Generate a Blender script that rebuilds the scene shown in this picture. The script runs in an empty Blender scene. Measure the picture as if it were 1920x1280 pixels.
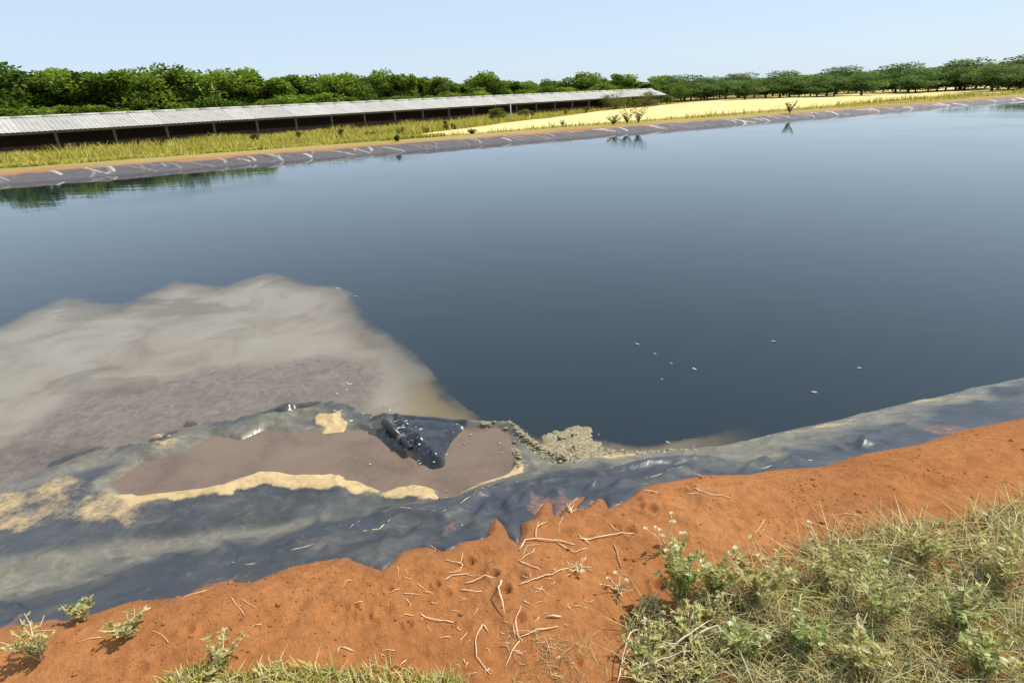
import bpy, math, random
import numpy as np
from mathutils import Matrix, Vector

S = bpy.context.scene
C = S.collection
R = math.radians
rng = np.random.default_rng(7)
random.seed(7)

# ------------------------------------------------------------------ camera, sky, sun, exposure
EYE, PITCH, ROLL, FPX = 1.6, R(22.8), R(-2.5), 1100.0
cam = bpy.data.cameras.new('camera'); cam_o = bpy.data.objects.new('camera', cam); C.objects.link(cam_o)
cam.sensor_width = 36.0; cam.lens = 36.0 * FPX / 1920.0; cam.clip_start = 0.05; cam.clip_end = 9000
camM = Matrix.Rotation(math.pi / 2 - PITCH, 4, 'X') @ Matrix.Rotation(ROLL, 4, 'Z')
cam_o.matrix_world = Matrix.Translation((0, 0, EYE)) @ camM
S.camera = cam_o

SUN_EL, SUN_AZ = R(58), R(74)          # azimuth clockwise from the viewing direction (+Y)
w = bpy.data.worlds.new('World'); S.world = w; w.use_nodes = True
nt = w.node_tree; bg = nt.nodes['Background']
sky = nt.nodes.new('ShaderNodeTexSky'); sky.sky_type = 'NISHITA'; sky.sun_disc = False
sky.sun_elevation = SUN_EL; sky.sun_rotation = SUN_AZ
sky.air_density = 1.0; sky.dust_density = 0.5; sky.ozone_density = 2.0; sky.altitude = 0
hz = nt.nodes.new('ShaderNodeMix'); hz.data_type = 'RGBA'; hz.inputs[0].default_value = 0.66; hz.inputs[7].default_value = (6.3, 7.9, 9.9, 1)   # even pale haze over the whole sky
nt.links.new(sky.outputs[0], hz.inputs[6]); nt.links.new(hz.outputs[2], bg.inputs[0]); bg.inputs[1].default_value = 0.085
sun = bpy.data.lights.new('sun', 'SUN'); sun.energy = 4.2; sun.angle = R(0.55); sun.color = (1, 0.95, 0.86)
sun_o = bpy.data.objects.new('sun', sun); C.objects.link(sun_o)
sd = Vector((math.sin(SUN_AZ) * math.cos(SUN_EL), math.cos(SUN_AZ) * math.cos(SUN_EL), math.sin(SUN_EL)))
sun_o.rotation_euler = sd.to_track_quat('Z', 'Y').to_euler(); sun_o.location = (10, 10, 30)
S.view_settings.view_transform = 'Standard'; S.view_settings.look = 'None'
S.view_settings.exposure = 0.4; S.view_settings.gamma = 1.0; S.view_settings.use_curve_mapping = False
S.render.engine = 'CYCLES'

# ------------------------------------------------------------------ maths helpers
M3 = np.array(camM.to_3x3())
def at(px, py, z=0.0):
    """where the sight line through a point of the photograph meets height z"""
    d = M3 @ np.array([(px - 960) / FPX, (640 - py) / FPX, -1.0])
    t = (z - EYE) / d[2]
    return np.array([d[0] * t, d[1] * t])
def bearing(px, py):
    d = M3 @ np.array([(px - 960) / FPX, (640 - py) / FPX, -1.0]); return d / np.hypot(d[0], d[1])

def _h(ix, iy, s):
    n = (ix.astype(np.int64) * 374761393 + iy.astype(np.int64) * 668265263 + s * 1442695041) & 0x7fffffff
    n = ((n ^ (n >> 13)) * 1274126177) & 0x7fffffff
    return ((n ^ (n >> 16)) & 0xffff) / 65535.0
def noise(x, y, s=0):
    x = np.asarray(x, float); y = np.asarray(y, float)
    ix = np.floor(x); iy = np.floor(y); fx = x - ix; fy = y - iy
    fx = fx * fx * fx * (fx * (fx * 6 - 15) + 10); fy = fy * fy * fy * (fy * (fy * 6 - 15) + 10)
    a = _h(ix, iy, s); b = _h(ix + 1, iy, s); c = _h(ix, iy + 1, s); d = _h(ix + 1, iy + 1, s)
    return (a + (b - a) * fx) * (1 - fy) + (c + (d - c) * fx) * fy
def fbm(x, y, s=0, o=4):
    r = 0; a = 0.5
    for k in range(o):
        r = r + a * (noise(x * 2 ** k, y * 2 ** k, s + k * 17) * 2 - 1); a *= 0.5
    return r
def ss(x, a, b):
    t = np.clip((np.asarray(x, float) - a) / (b - a), 0, 1); return t * t * (3 - 2 * t)
def seg_dist(x, y, pts, closed=False):
    d = np.full(np.shape(x), 1e9); n = len(pts)
    for i in range(n if closed else n - 1):
        ax, ay = pts[i]; bx, by = pts[(i + 1) % n]
        ex, ey = bx - ax, by - ay; L = ex * ex + ey * ey + 1e-12
        t = np.clip(((x - ax) * ex + (y - ay) * ey) / L, 0, 1)
        d = np.minimum(d, (x - ax - t * ex) ** 2 + (y - ay - t * ey) ** 2)
    return np.sqrt(d)
def inside(x, y, pts):
    r = np.zeros(np.shape(x), bool); n = len(pts)
    for i in range(n):
        ax, ay = pts[i]; bx, by = pts[(i + 1) % n]
        c = ((ay > y) != (by > y)) & (x < (bx - ax) * (y - ay) / (by - ay + 1e-12) + ax)
        r ^= c
    return r
def sdist(x, y, pts):                                # > 0 inside
    d = seg_dist(x, y, pts, True); return np.where(inside(x, y, pts), d, -d)
def poly(px, z): return [tuple(at(a, b, z)) for a, b in px]

# ------------------------------------------------------------------ materials
def mat(name):
    m = bpy.data.materials.new(name); m.use_nodes = True
    t = m.node_tree; p = t.nodes['Principled BSDF']; return m, t, p
def lk(t, a, b): t.links.new(a, b)
def nz(t, scale, detail=5, rough=0.6, coord='Object', vec=None, dist=0.0):
    n = t.nodes.new('ShaderNodeTexNoise'); n.inputs['Scale'].default_value = scale
    n.inputs['Detail'].default_value = detail; n.inputs['Roughness'].default_value = rough; n.inputs['Distortion'].default_value = dist
    if vec is None:
        c = t.nodes.new('ShaderNodeTexCoord'); vec = c.outputs[coord]
    lk(t, vec, n.inputs['Vector']); return n.outputs['Fac']
def ramp(t, fac, stops):
    r = t.nodes.new('ShaderNodeValToRGB'); e = r.color_ramp.elements
    while len(e) < len(stops): e.new(0.5)
    for i, (p, c) in enumerate(stops): e[i].position = p; e[i].color = (*c, 1)
    lk(t, fac, r.inputs[0]); return r.outputs[0]
def mix(t, fac, a, b, mode='MIX'):
    m = t.nodes.new('ShaderNodeMix'); m.data_type = 'RGBA'; m.blend_type = mode
    for s, v in ((0, fac), (6, a), (7, b)):
        if isinstance(v, (int, float)): m.inputs[s].default_value = v
        elif isinstance(v, tuple): m.inputs[s].default_value = (*v, 1)
        else: lk(t, v, m.inputs[s])
    return m.outputs[2]
def attr(t, name):
    a = t.nodes.new('ShaderNodeAttribute'); a.attribute_name = name; return a
def bump(t, p, h, strength, dist=0.02):
    b = t.nodes.new('ShaderNodeBump'); b.inputs['Strength'].default_value = strength; b.inputs['Distance'].default_value = dist
    lk(t, h, b.inputs['Height']); lk(t, b.outputs[0], p.inputs['Normal'])
def mth(t, op, a, b=0.0):
    m = t.nodes.new('ShaderNodeMath'); m.operation = op
    for i, v in enumerate((a, b)):
        if isinstance(v, (int, float)): m.inputs[i].default_value = v
        else: lk(t, v, m.inputs[i])
    return m.outputs[0]
MT = {}
def simple(name, col, rough=0.8, scale=8, var=0.25, bs=0.0, bd=0.01, spec=0.3):
    m, t, p = mat(name); f = nz(t, scale)
    lo = tuple(c * (1 - var) for c in col); hi = tuple(min(1, c * (1 + var)) for c in col)
    lk(t, ramp(t, f, [(0.3, lo), (0.7, hi)]), p.inputs['Base Color'])
    p.inputs['Roughness'].default_value = rough; p.inputs['Specular IOR Level'].default_value = spec
    if bs: bump(t, p, nz(t, scale * 4), bs, bd)
    MT[name] = m; return m
def leafmat(name, trans=0.35, rough=0.55):
    """colour from the point attribute Col, thin leaf that lets light through"""
    m, t, p = mat(name); a = attr(t, 'Col'); lk(t, a.outputs['Color'], p.inputs['Base Color'])
    p.inputs['Roughness'].default_value = rough; p.inputs['Specular IOR Level'].default_value = 0.12
    tr = t.nodes.new('ShaderNodeBsdfTranslucent'); lk(t, mix(t, 1.0, a.outputs['Color'], (1.0, 1.0, 0.55), 'MULTIPLY'), tr.inputs[0])
    mx = t.nodes.new('ShaderNodeMixShader'); mx.inputs[0].default_value = trans
    o = t.nodes['Material Output']; lk(t, p.outputs[0], mx.inputs[1]); lk(t, tr.outputs[0], mx.inputs[2]); lk(t, mx.outputs[0], o.inputs[0])
    MT[name] = m
leafmat('leaf', 0.52); leafmat('straw', 0.35, 0.7)
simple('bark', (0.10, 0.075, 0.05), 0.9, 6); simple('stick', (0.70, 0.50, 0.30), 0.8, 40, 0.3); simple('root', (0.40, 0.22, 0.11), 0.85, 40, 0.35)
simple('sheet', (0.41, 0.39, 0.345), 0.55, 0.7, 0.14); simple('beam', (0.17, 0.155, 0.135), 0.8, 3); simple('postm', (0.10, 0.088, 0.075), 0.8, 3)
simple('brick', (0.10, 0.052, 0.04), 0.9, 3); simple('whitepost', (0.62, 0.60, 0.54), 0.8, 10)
simple('pvc', (0.02, 0.021, 0.023), 0.35, 20, 0.3, 0.15, 0.002, 0.5); simple('ring', (0.09, 0.10, 0.105), 0.4, 20, 0.3, 0, 0, 0.5)
simple('fleck', (0.24, 0.26, 0.26), 0.6, 60); simple('scrap', (0.40, 0.38, 0.31), 0.6, 60, 0.3)
simple('cream', (0.50, 0.42, 0.29), 0.8, 30, 0.3, 0.3, 0.003); simple('pit', (0.10, 0.11, 0.10), 0.9, 3)

m, t, p = mat('sheet'); oi = t.nodes.new('ShaderNodeObjectInfo'); f = nz(t, 0.9, 6, 0.7); f2 = nz(t, 5, 5, 0.7)
col = ramp(t, f, [(0.28, (0.32, 0.295, 0.25)), (0.5, (0.42, 0.40, 0.355)), (0.72, (0.48, 0.465, 0.42))]); col = mix(t, mth(t, 'MULTIPLY', ramp(t, f2, [(0.58, (0, 0, 0)), (0.75, (1, 1, 1))]), 0.35), col, (0.27, 0.19, 0.12))
col = mix(t, 1.0, col, ramp(t, oi.outputs['Random'], [(0.0, (0.80, 0.79, 0.77)), (1.0, (1, 1, 1))]), 'MULTIPLY'); lk(t, col, p.inputs['Base Color']); p.inputs['Roughness'].default_value = 0.6; MT['sheet'] = m
# red soil / dry land, zone from attribute: R red soil, G dry grass, B damp
m, t, p = mat('soil'); a = attr(t, 'Zone'); sp = t.nodes.new('ShaderNodeSeparateColor'); lk(t, a.outputs['Color'], sp.inputs[0])
f1 = nz(t, 1.7, 6, 0.62); f2 = nz(t, 22, 8, 0.7); f3 = nz(t, 140, 4, 0.7)
red = ramp(t, f1, [(0.28, (0.270, 0.104, 0.033)), (0.5, (0.335, 0.132, 0.043)), (0.74, (0.390, 0.162, 0.055))])
fL = nz(t, 0.55, 5, 0.6); red = mix(t, ramp(t, fL, [(0.42, (0, 0, 0)), (0.66, (0.5, 0.5, 0.5))]), red, (0.40, 0.185, 0.075)); f5 = nz(t, 5, 7, 0.7, dist=0.7); red = mix(t, ramp(t, f5, [(0.55, (0, 0, 0)), (0.74, (0.42, 0.42, 0.42))]), red, (0.215, 0.082, 0.030))
red = mix(t, 0.65, red, ramp(t, f2, [(0.25, (0.30, 0.29, 0.28)), (0.62, (0.62, 0.62, 0.62))]), 'OVERLAY')
red = mix(t, 0.25, red, ramp(t, f3, [(0.3, (0.3, 0.3, 0.3)), (0.7, (0.7, 0.7, 0.7))]), 'OVERLAY')
dry = ramp(t, nz(t, 0.12, 6, 0.65), [(0.25, (0.22, 0.185, 0.055)), (0.5, (0.31, 0.245, 0.08)), (0.75, (0.34, 0.235, 0.10))])
col = mix(t, sp.outputs[1], red, dry); col = mix(t, mth(t, 'MULTIPLY', sp.outputs[2], 0.75), col, (0.16, 0.075, 0.05))
lk(t, col, p.inputs['Base Color']); p.inputs['Roughness'].default_value = 0.95; p.inputs['Specular IOR Level'].default_value = 0.12
bump(t, p, mth(t, 'ADD', f2, mth(t, 'MULTIPLY', f3, 0.45)), 0.8, 0.02); MT['soil'] = m

m, t, p = mat('stubble'); f = nz(t, 0.3, 6, 0.7)
lk(t, ramp(t, f, [(0.25, (0.60, 0.46, 0.17)), (0.5, (0.69, 0.545, 0.24)), (0.8, (0.74, 0.61, 0.31))]), p.inputs['Base Color'])
p.inputs['Roughness'].default_value = 0.95; p.inputs['Specular IOR Level'].default_value = 0.1; bump(t, p, nz(t, 4, 6), 0.4, 0.08); MT['stubble'] = m

# pond water: black, still, faintly rippled
m, t, p = mat('water'); p.inputs['Base Color'].default_value = (0.013, 0.021, 0.026, 1); p.inputs['IOR'].default_value = 1.34
p.inputs['Roughness'].default_value = 0.035; p.inputs['Specular IOR Level'].default_value = 0.5
c = t.nodes.new('ShaderNodeTexCoord'); mp = t.nodes.new('ShaderNodeMapping'); mp.inputs['Scale'].default_value = (0.6, 1.5, 1); lk(t, c.outputs['Object'], mp.inputs[0])
rp = ramp(t, nz(t, 0.22, 3, 0.5), [(0.45, (0.02, 0.02, 0.02)), (0.62, (0.09, 0.09, 0.09))]); lk(t, rp, p.inputs['Roughness']); bump(t, p, mth(t, 'ADD', nz(t, 1.6, 3, 0.5, vec=mp.outputs[0]), mth(t, 'MULTIPLY', nz(t, 9, 3, 0.5, vec=mp.outputs[0]), 0.12)), 0.07, 0.03); MT['water'] = m

# liner: grey black plastic with dust (attribute Zone: R red dust, G tan crust, B wet dark)
m, t, p = mat('liner'); a = attr(t, 'Zone'); sp = t.nodes.new('ShaderNodeSeparateColor'); lk(t, a.outputs['Color'], sp.inputs[0])
f1 = nz(t, 3, 6, 0.65); f2 = nz(t, 30, 6, 0.7); f3 = nz(t, 11, 7, 0.7, dist=0.8)
base = ramp(t, f1, [(0.3, (0.022, 0.028, 0.036)), (0.55, (0.038, 0.043, 0.051)), (0.75, (0.066, 0.064, 0.064))])
film = ramp(t, f3, [(0.52, (0, 0, 0)), (0.68, (1, 1, 1))])
base = mix(t, mth(t, 'MULTIPLY', film, 0.16), base, (0.23, 0.20, 0.165))
wet = mix(t, sp.outputs[2], base, mix(t, mth(t, 'MULTIPLY', film, 0.22), (0.022, 0.025, 0.030), (0.16, 0.15, 0.13)))
am = attr(t, 'Mud'); mc = ramp(t, f3, [(0.3, (0.115, 0.10, 0.072)), (0.5, (0.165, 0.145, 0.105)), (0.7, (0.24, 0.215, 0.15))]); am_s = t.nodes.new('ShaderNodeSeparateColor'); lk(t, am.outputs['Color'], am_s.inputs[0]); wet = mix(t, am_s.outputs[0], wet, mc)  # attribute Mud: R mud, G painted sun glints
def edge(ch, k): return mth(t, 'MINIMUM', mth(t, 'MAXIMUM', mth(t, 'ADD', mth(t, 'MULTIPLY', sp.outputs[ch], 2.2), mth(t, 'SUBTRACT', mth(t, 'MULTIPLY', f2, k), k * 0.5 + 0.55)), 0.0), 1.0)
rd = ramp(t, f2, [(0.3, (0.25, 0.12, 0.075)), (0.7, (0.42, 0.19, 0.09))])
col = mix(t, mth(t, 'MULTIPLY', edge(0, 1.6), 0.85), wet, rd)
cr = ramp(t, f3, [(0.3, (0.31, 0.215, 0.09)), (0.5, (0.43, 0.305, 0.15)), (0.7, (0.52, 0.385, 0.205))])
col = mix(t, edge(1, 1.8), col, cr); col = mix(t, mth(t, 'MULTIPLY', am_s.outputs[1], 0.9), col, (0.62, 0.57, 0.52)); lk(t, col, p.inputs['Base Color'])  # green channel: sun glints on the far folds, painted as pale colour
rr = mth(t, 'ADD', 0.36, mth(t, 'MULTIPLY', mth(t, 'MAXIMUM', edge(0, 1.6), edge(1, 1.8)), 0.5)); rr = mth(t, 'ADD', rr, mth(t, 'MULTIPLY', film, 0.15)); rr = mth(t, 'SUBTRACT', rr, mth(t, 'MULTIPLY', sp.outputs[2], 0.16))
lk(t, rr, p.inputs['Roughness']); p.inputs['Specular IOR Level'].default_value = 0.42
bump(t, p, mth(t, 'ADD', mth(t, 'MULTIPLY', nz(t, 7, 5, 0.55, dist=1.2), 1.0), mth(t, 'MULTIPLY', f2, 0.25)), 0.25, 0.03); MT['liner'] = m

m, t, p = mat('puddle'); f = nz(t, 2.6, 5, 0.6, dist=0.6)
f = mth(t, 'ADD', f, mth(t, 'MULTIPLY', mth(t, 'SUBTRACT', nz(t, 12, 6, 0.7, dist=2.5), 0.5), 0.45)); lk(t, ramp(t, f, [(0.3, (0.120, 0.082, 0.058)), (0.5, (0.158, 0.108, 0.079)), (0.7, (0.168, 0.126, 0.082))]), p.inputs['Base Color'])
p.inputs['Roughness'].default_value = 0.16; p.inputs['IOR'].default_value = 1.33; bump(t, p, nz(t, 14, 4), 0.06, 0.01); MT['puddle'] = m

m, t, p = mat('film'); a = attr(t, 'Zone'); sp = t.nodes.new('ShaderNodeSeparateColor'); lk(t, a.outputs['Color'], sp.inputs[0])
f = nz(t, 1.6, 6, 0.6, dist=1.0); f2 = nz(t, 9, 6, 0.65, dist=1.5)
fc = ramp(t, f, [(0.3, (0.160, 0.128, 0.09)), (0.5, (0.215, 0.180, 0.133)), (0.7, (0.24, 0.208, 0.16))])
fc = mix(t, sp.outputs[0], fc, (0.225, 0.172, 0.085)); fc = mix(t, mth(t, 'MULTIPLY', sp.outputs[1], ramp(t, f2, [(0.35, (0.4, 0.4, 0.4)), (0.65, (1, 1, 1))])), fc, (0.115, 0.085, 0.07))
lk(t, fc, p.inputs['Base Color']); p.inputs['Roughness'].default_value = 0.3; p.inputs['IOR'].default_value = 1.33; bump(t, p, f2, 0.10, 0.01)
tb = t.nodes.new('ShaderNodeBsdfTransparent'); mx = t.nodes.new('ShaderNodeMixShader'); lk(t, sp.outputs[2], mx.inputs[0])
lk(t, tb.outputs[0], mx.inputs[1]); lk(t, p.outputs[0], mx.inputs[2]); lk(t, mx.outputs[0], t.nodes['Material Output'].inputs[0]); MT['film'] = m

m, t, p = mat('foam'); f = nz(t, 30, 7, 0.75, dist=1.8)
lk(t, ramp(t, f, [(0.3, (0.07, 0.058, 0.03)), (0.5, (0.225, 0.18, 0.085)), (0.66, (0.36, 0.325, 0.22))]), p.inputs['Base Color'])
p.inputs['Roughness'].default_value = 0.5; bump(t, p, nz(t, 90, 4), 0.7, 0.006); MT['foam'] = m

# ------------------------------------------------------------------ object helpers
def link(name, me, m=None, parent=None, loc=None):
    o = bpy.data.objects.new(name, me); C.objects.link(o)
    if m: me.materials.append(MT[m])
    if parent: o.parent = parent
    if loc is not None: o.location = loc
    return o
def mesh(name, v, f, smooth=True, **cols):
    me = bpy.data.meshes.new(name)
    if isinstance(f, np.ndarray):
        v = np.asarray(v, np.float32); n = f.shape[1]
        me.vertices.add(len(v)); me.vertices.foreach_set('co', v.ravel())
        me.loops.add(f.size); me.loops.foreach_set('vertex_index', f.ravel().astype(np.int32))
        me.polygons.add(len(f)); me.polygons.foreach_set('loop_start', np.arange(0, f.size, n, dtype=np.int32))
        me.polygons.foreach_set('loop_total', np.full(len(f), n, np.int32)); me.update(calc_edges=True)
    else:
        me.from_pydata([tuple(map(float, q)) for q in v], [], f)
    me.polygons.foreach_set('use_smooth', np.full(len(me.polygons), smooth))
    for k, c in cols.items():
        at_ = me.attributes.new(k, 'FLOAT_COLOR', 'POINT'); c = np.asarray(c, np.float32)
        if c.shape[1] == 3: c = np.hstack([c, np.ones((len(c), 1), np.float32)])
        at_.data.foreach_set('color', c.ravel())
    me.update(); return me
def tag(o, label=None, cat=None, group=None, kind=None):
    for k, v in (('label', label), ('category', cat), ('group', group), ('kind', kind)):
        if v: o[k] = v
    return o
def empty(name, loc=(0, 0, 0), rz=0):
    o = bpy.data.objects.new(name, None); C.objects.link(o); o.location = loc; o.rotation_euler.z = rz; o.empty_display_size = 0.1; return o
def grid_faces(nr, nc):
    i = np.arange(nr * nc).reshape(nr, nc)
    return np.stack([i[:-1, :-1], i[:-1, 1:], i[1:, 1:], i[1:, :-1]], -1).reshape(-1, 4)
class MB:
    """collects boxes and tubes into one mesh"""
    def __init__(s): s.v = []; s.f = []
    def box(s, c, d, e=None):
        e = e or ((1, 0, 0), (0, 1, 0), (0, 0, 1)); n = len(s.v); c = np.array(c, float); e = np.array(e, float)
        for k in range(8):
            s.v.append(c + e[0] * d[0] / 2 * (1 if k & 1 else -1) + e[1] * d[1] / 2 * (1 if k & 2 else -1) + e[2] * d[2] / 2 * (1 if k & 4 else -1))
        for q in ((0, 2, 3, 1), (4, 5, 7, 6), (0, 1, 5, 4), (2, 6, 7, 3), (0, 4, 6, 2), (1, 3, 7, 5)): s.f.append([n + i for i in q])
        return s
    def tube(s, pts, rad, k=6, cap=True):
        pts = np.array(pts, float); n0 = len(s.v); n = len(pts)
        rad = np.full(n, rad, float) if np.isscalar(rad) else np.array(rad, float)
        for i in range(n):
            d = pts[min(i + 1, n - 1)] - pts[max(i - 1, 0)]; d = d / (np.linalg.norm(d) + 1e-9)
            a = np.cross(d, (0, 0, 1) if abs(d[2]) < 0.9 else (1, 0, 0)); a /= np.linalg.norm(a); b = np.cross(d, a)
            for j in range(k):
                th = 2 * math.pi * j / k; s.v.append(pts[i] + rad[i] * (a * math.cos(th) + b * math.sin(th)))
        for i in range(n - 1):
            for j in range(k):
                j2 = (j + 1) % k; s.f.append([n0 + i * k + j, n0 + i * k + j2, n0 + (i + 1) * k + j2, n0 + (i + 1) * k + j])
        if cap: s.f.append([n0 + j for j in range(k)][::-1]); s.f.append([n0 + (n - 1) * k + j for j in range(k)])
        return s
    def me(s, name, smooth=True): return mesh(name, s.v, s.f, smooth)
    def build(s, name, m, parent=None, smooth=True): return link(name, s.me(name, smooth), m, parent)
def unit(a): return a / (np.linalg.norm(a, axis=-1, keepdims=True) + 1e-9)
def leaves(pos, dirv, length, width, col, nrm=None):
    """one folded leaf (two triangles) at each pos along dirv: vertices, faces, colours"""
    n = len(pos); d = unit(dirv)
    r = unit(rng.normal(size=(n, 3))) if nrm is None else nrm
    s = unit(np.cross(d, r)); up = np.cross(s, d)
    L = np.broadcast_to(length, (n,))[:, None]; W = np.broadcast_to(width, (n,))[:, None]
    v = np.stack([pos, pos + d * L * 0.45 + s * W * 0.5 + up * L * 0.06, pos + d * L, pos + d * L * 0.45 - s * W * 0.5 + up * L * 0.06], 1).reshape(-1, 3)
    i = np.arange(n)[:, None] * 4; f = np.concatenate([i + [0, 1, 2], i + [0, 2, 3]], 1).reshape(-1, 3)
    return v, f, np.repeat(col, 4, 0)
def blades(base, lean, h, wd, col, seg=3):
    """curved grass blades: base (n,3), lean (n,2) horizontal throw at the tip"""
    n = len(base); h = np.broadcast_to(h, (n,)); wd = np.broadcast_to(wd, (n,))
    side = unit(np.stack([rng.normal(size=n), rng.normal(size=n), np.zeros(n)], 1)); V = []; cc = []
    for k in range(seg):
        q = k / seg; c = base + np.stack([lean[:, 0] * q ** 1.7, lean[:, 1] * q ** 1.7, h * q * (1.25 - 0.25 * q)], 1)
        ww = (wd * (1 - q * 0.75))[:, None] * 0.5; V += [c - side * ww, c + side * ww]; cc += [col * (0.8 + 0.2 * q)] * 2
    V.append(base + np.stack([lean[:, 0], lean[:, 1], h], 1)); cc.append(col)
    m = 2 * seg + 1; v = np.stack(V, 1).reshape(-1, 3); c = np.stack(cc, 1).reshape(-1, 3); i = np.arange(n)[:, None] * m; fs = []
    for k in range(seg - 1): fs += [i + [2 * k, 2 * k + 1, 2 * k + 3], i + [2 * k, 2 * k + 3, 2 * k + 2]]
    fs.append(i + [2 * seg - 2, 2 * seg - 1, 2 * seg]); f = np.stack(fs, 1).reshape(-1, 3)
    return v, f, c
def join(parts):
    V = []; F = []; K = []; n = 0
    for v, f, c in parts: V.append(v); F.append(f + n); K.append(c); n += len(v)
    return np.concatenate(V), np.concatenate(F), np.concatenate(K)
def palette(n, cols, var=0.2, wts=None):
    cols = np.array(cols); k = rng.choice(len(cols), n, p=wts); return np.clip(cols[k] * (1 + var * rng.normal(size=(n, 1))), 0.004, 0.9)

# ------------------------------------------------------------------ the lie of the land
PH = R(16.0); CU, SU = math.cos(PH), math.sin(PH)         # the pond's long sides run 16 degrees off the picture plane
def uv(x, y): return x * CU + y * SU, -x * SU + y * CU
def xy(u, v): return u * CU - v * SU, u * SU + v * CU
WZ = -0.45
U0, U1 = -24.0, 75.0
def VF(u): return 27.0 + 0.185 * u                         # top of the opposite bank
FZ = -0.2
#                           # pond: far ends and far top of bank
EDGE = poly([(-500, 1215), (-200, 1165), (0, 1120), (140, 1135), (240, 1090), (330, 1100), (400, 1060), (470, 1075), (540, 1035), (623, 1024), (650, 1030), (690, 1056), (715, 1068), (735, 1050), (750, 1026), (775, 1018), (802, 1016), (830, 1030), (850, 1023), (870, 1008), (905, 1006), (914, 998),
    (920, 962), (927, 934), (940, 966), (952, 1004), (970, 1020), (980, 998), (978, 968), (988, 968), (1001, 960), (1006, 935), (1018, 900), (1031, 900), (1034, 948), (1046, 962), (1060, 934), (1074, 918), (1094, 888), (1080, 924), (1079, 952), (1100, 944), (1116, 918),
    (1130, 914), (1140, 948), (1166, 936), (1186, 920), (1196, 902), (1216, 890), (1262, 881), (1300, 868), (1330, 862), (1400, 866), (1460, 838), (1540, 842), (1620, 805), (1720, 800), (1820, 762), (1920, 752), (2100, 700), (2500, 600)], 0.0)
_eu = [uv(*q) for q in EDGE]
REG = [xy(_eu[0][0], 12)] + EDGE + [xy(_eu[-1][0], 12)]   # closed on the pond side
def bank(u, v):
    v = v + 0.04 + 0.20 * ss(u, 1.1, 2.2)
    return -0.45 * np.clip((v - 1.78) / 1.06, 0, None) * ss(v, 1.55, 2.2)
EDGE_N = np.array(EDGE)
def edge_s(x, y):
    """signed distance from the ragged edge of the soil, > 0 on the liner's side"""
    x = np.asarray(x, float); y = np.asarray(y, float); out = np.full(x.shape, 0.0); u, v = uv(x, y)
    near = (v > 0.4) & (v < 4.0) & (u > _eu[0][0]) & (u < _eu[-1][0])
    out = np.where(v > 2.2, 1.0, -1.0)
    if near.any(): out[near] = sdist(x[near], y[near], REG)
    return out
_rd = random.Random(21)
DENTS = [(*at(a, b, 0), r_, d_) for a, b, r_, d_ in ((1193, 935, .018, .022), (1200, 950, .016, .02), (1222, 956, .018, .018), (652, 1048, .018, .022), (640, 1056, .02, .018), (926, 1079, .016, .025), (882, 1052, .012, .022), (949, 1112, .016, .03), (1282, 902, .022, .03), (1296, 908, .016, .02), (1182, 994, .018, .018), (668, 1142, .010, .016), (662, 1154, .010, .014), (692, 1158, .009, .014), (730, 1108, .012, .014), (768, 1172, .010, .014), (1238, 1094, .02, .03), (1187, 1140, .016, .025))] + [(*at(_rd.choice([_rd.uniform(30, 620), _rd.uniform(640, 1180), _rd.uniform(1330, 1880)]), _rd.uniform(1040, 1260), 0), _rd.uniform(.008, .022), _rd.uniform(.008, .02)) for _ in range(40)]
def ground(x, y, fine=True, full=False):
    x = np.asarray(x, float); y = np.asarray(y, float); u, v = uv(x, y); d = np.hypot(x, y)
    und = 0.028 * fbm(x * 1.1, y * 1.1, 3, 3)
    if fine: und = und + 0.020 * fbm(x * 7, y * 7, 9, 5) * ss(-d, -9, -3) + 0.004 * fbm(x * 30, y * 30, 11, 2) * ss(-d, -5, -2.5) + 0.035 * np.minimum(0, noise(x * 5.5, y * 5.5, 31) - 0.24) * ss(-d, -9, -3) * 2
    if fine:
        for dx, dy, dr, dd in DENTS:
            k = (np.abs(x - dx) < 4 * dr) & (np.abs(y - dy) < 4 * dr)
            if k.any(): q = np.hypot(x[k] - dx, y[k] - dy); und[k] += -dd * np.exp(-(q / dr) ** 2) + 0.4 * dd * np.exp(-((q - 1.7 * dr) / (0.6 * dr)) ** 2)
    und = und * ss(-d, -60, -10) + 0.10 * fbm(x * 0.12, y * 0.12, 12, 3) * ss(d, 20, 60)
    b = bank(u, v)
    VB = VF(u); far = FZ - 0.25 * (VB - v) / 1.15; lft = -0.45 * (u - U0) / 1.6; rgt = -0.45 * (U1 - u) / 1.6
    pit = np.maximum.reduce([b, far, lft, rgt]); pit = np.where((v > VB) | (u < U0) | (u > U1) | (v < 1.5), np.where(v > VB, FZ, 0.0), pit); pit = np.minimum(pit, 0)
    pit = np.maximum(pit, -1.6)
    S_ = edge_s(x, y)
    und = np.where(v < 5, und * ss(-S_, -0.02, 0.14), und)
    off = np.where(v < 5, np.clip(-S_ * 1.6, -0.14, 0.022), -0.12 * ss(VB - v, 0.02, 0.25))
    off = np.where((v < 5) & (S_ < 0), 0.018 * ss(-S_, -0.004, 0.03) * ss(S_, -0.5, -0.1) , off)
    mound = -1.2 * ss(v, VB + 1.6, VB + 17)
    und = und * np.where((pit < -0.02) & (v < VB - 0.1), 0.3, 1.0)
    z = pit + off + mound + und
    return (z, S_, pit, u, v) if full else z
def gz(x, y): return float(ground(np.array([x]), np.array([y]))[0])
def land(px, py, z0=-1.4):
    """point of the land beyond the pond under a sight line"""
    d = bearing(px, py); r = 25.0
    while r < 900:
        if EYE + d[2] * r <= gz(d[0] * r, d[1] * r): break
        r *= 1.004
    return np.array([d[0] * r, d[1] * r])

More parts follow.
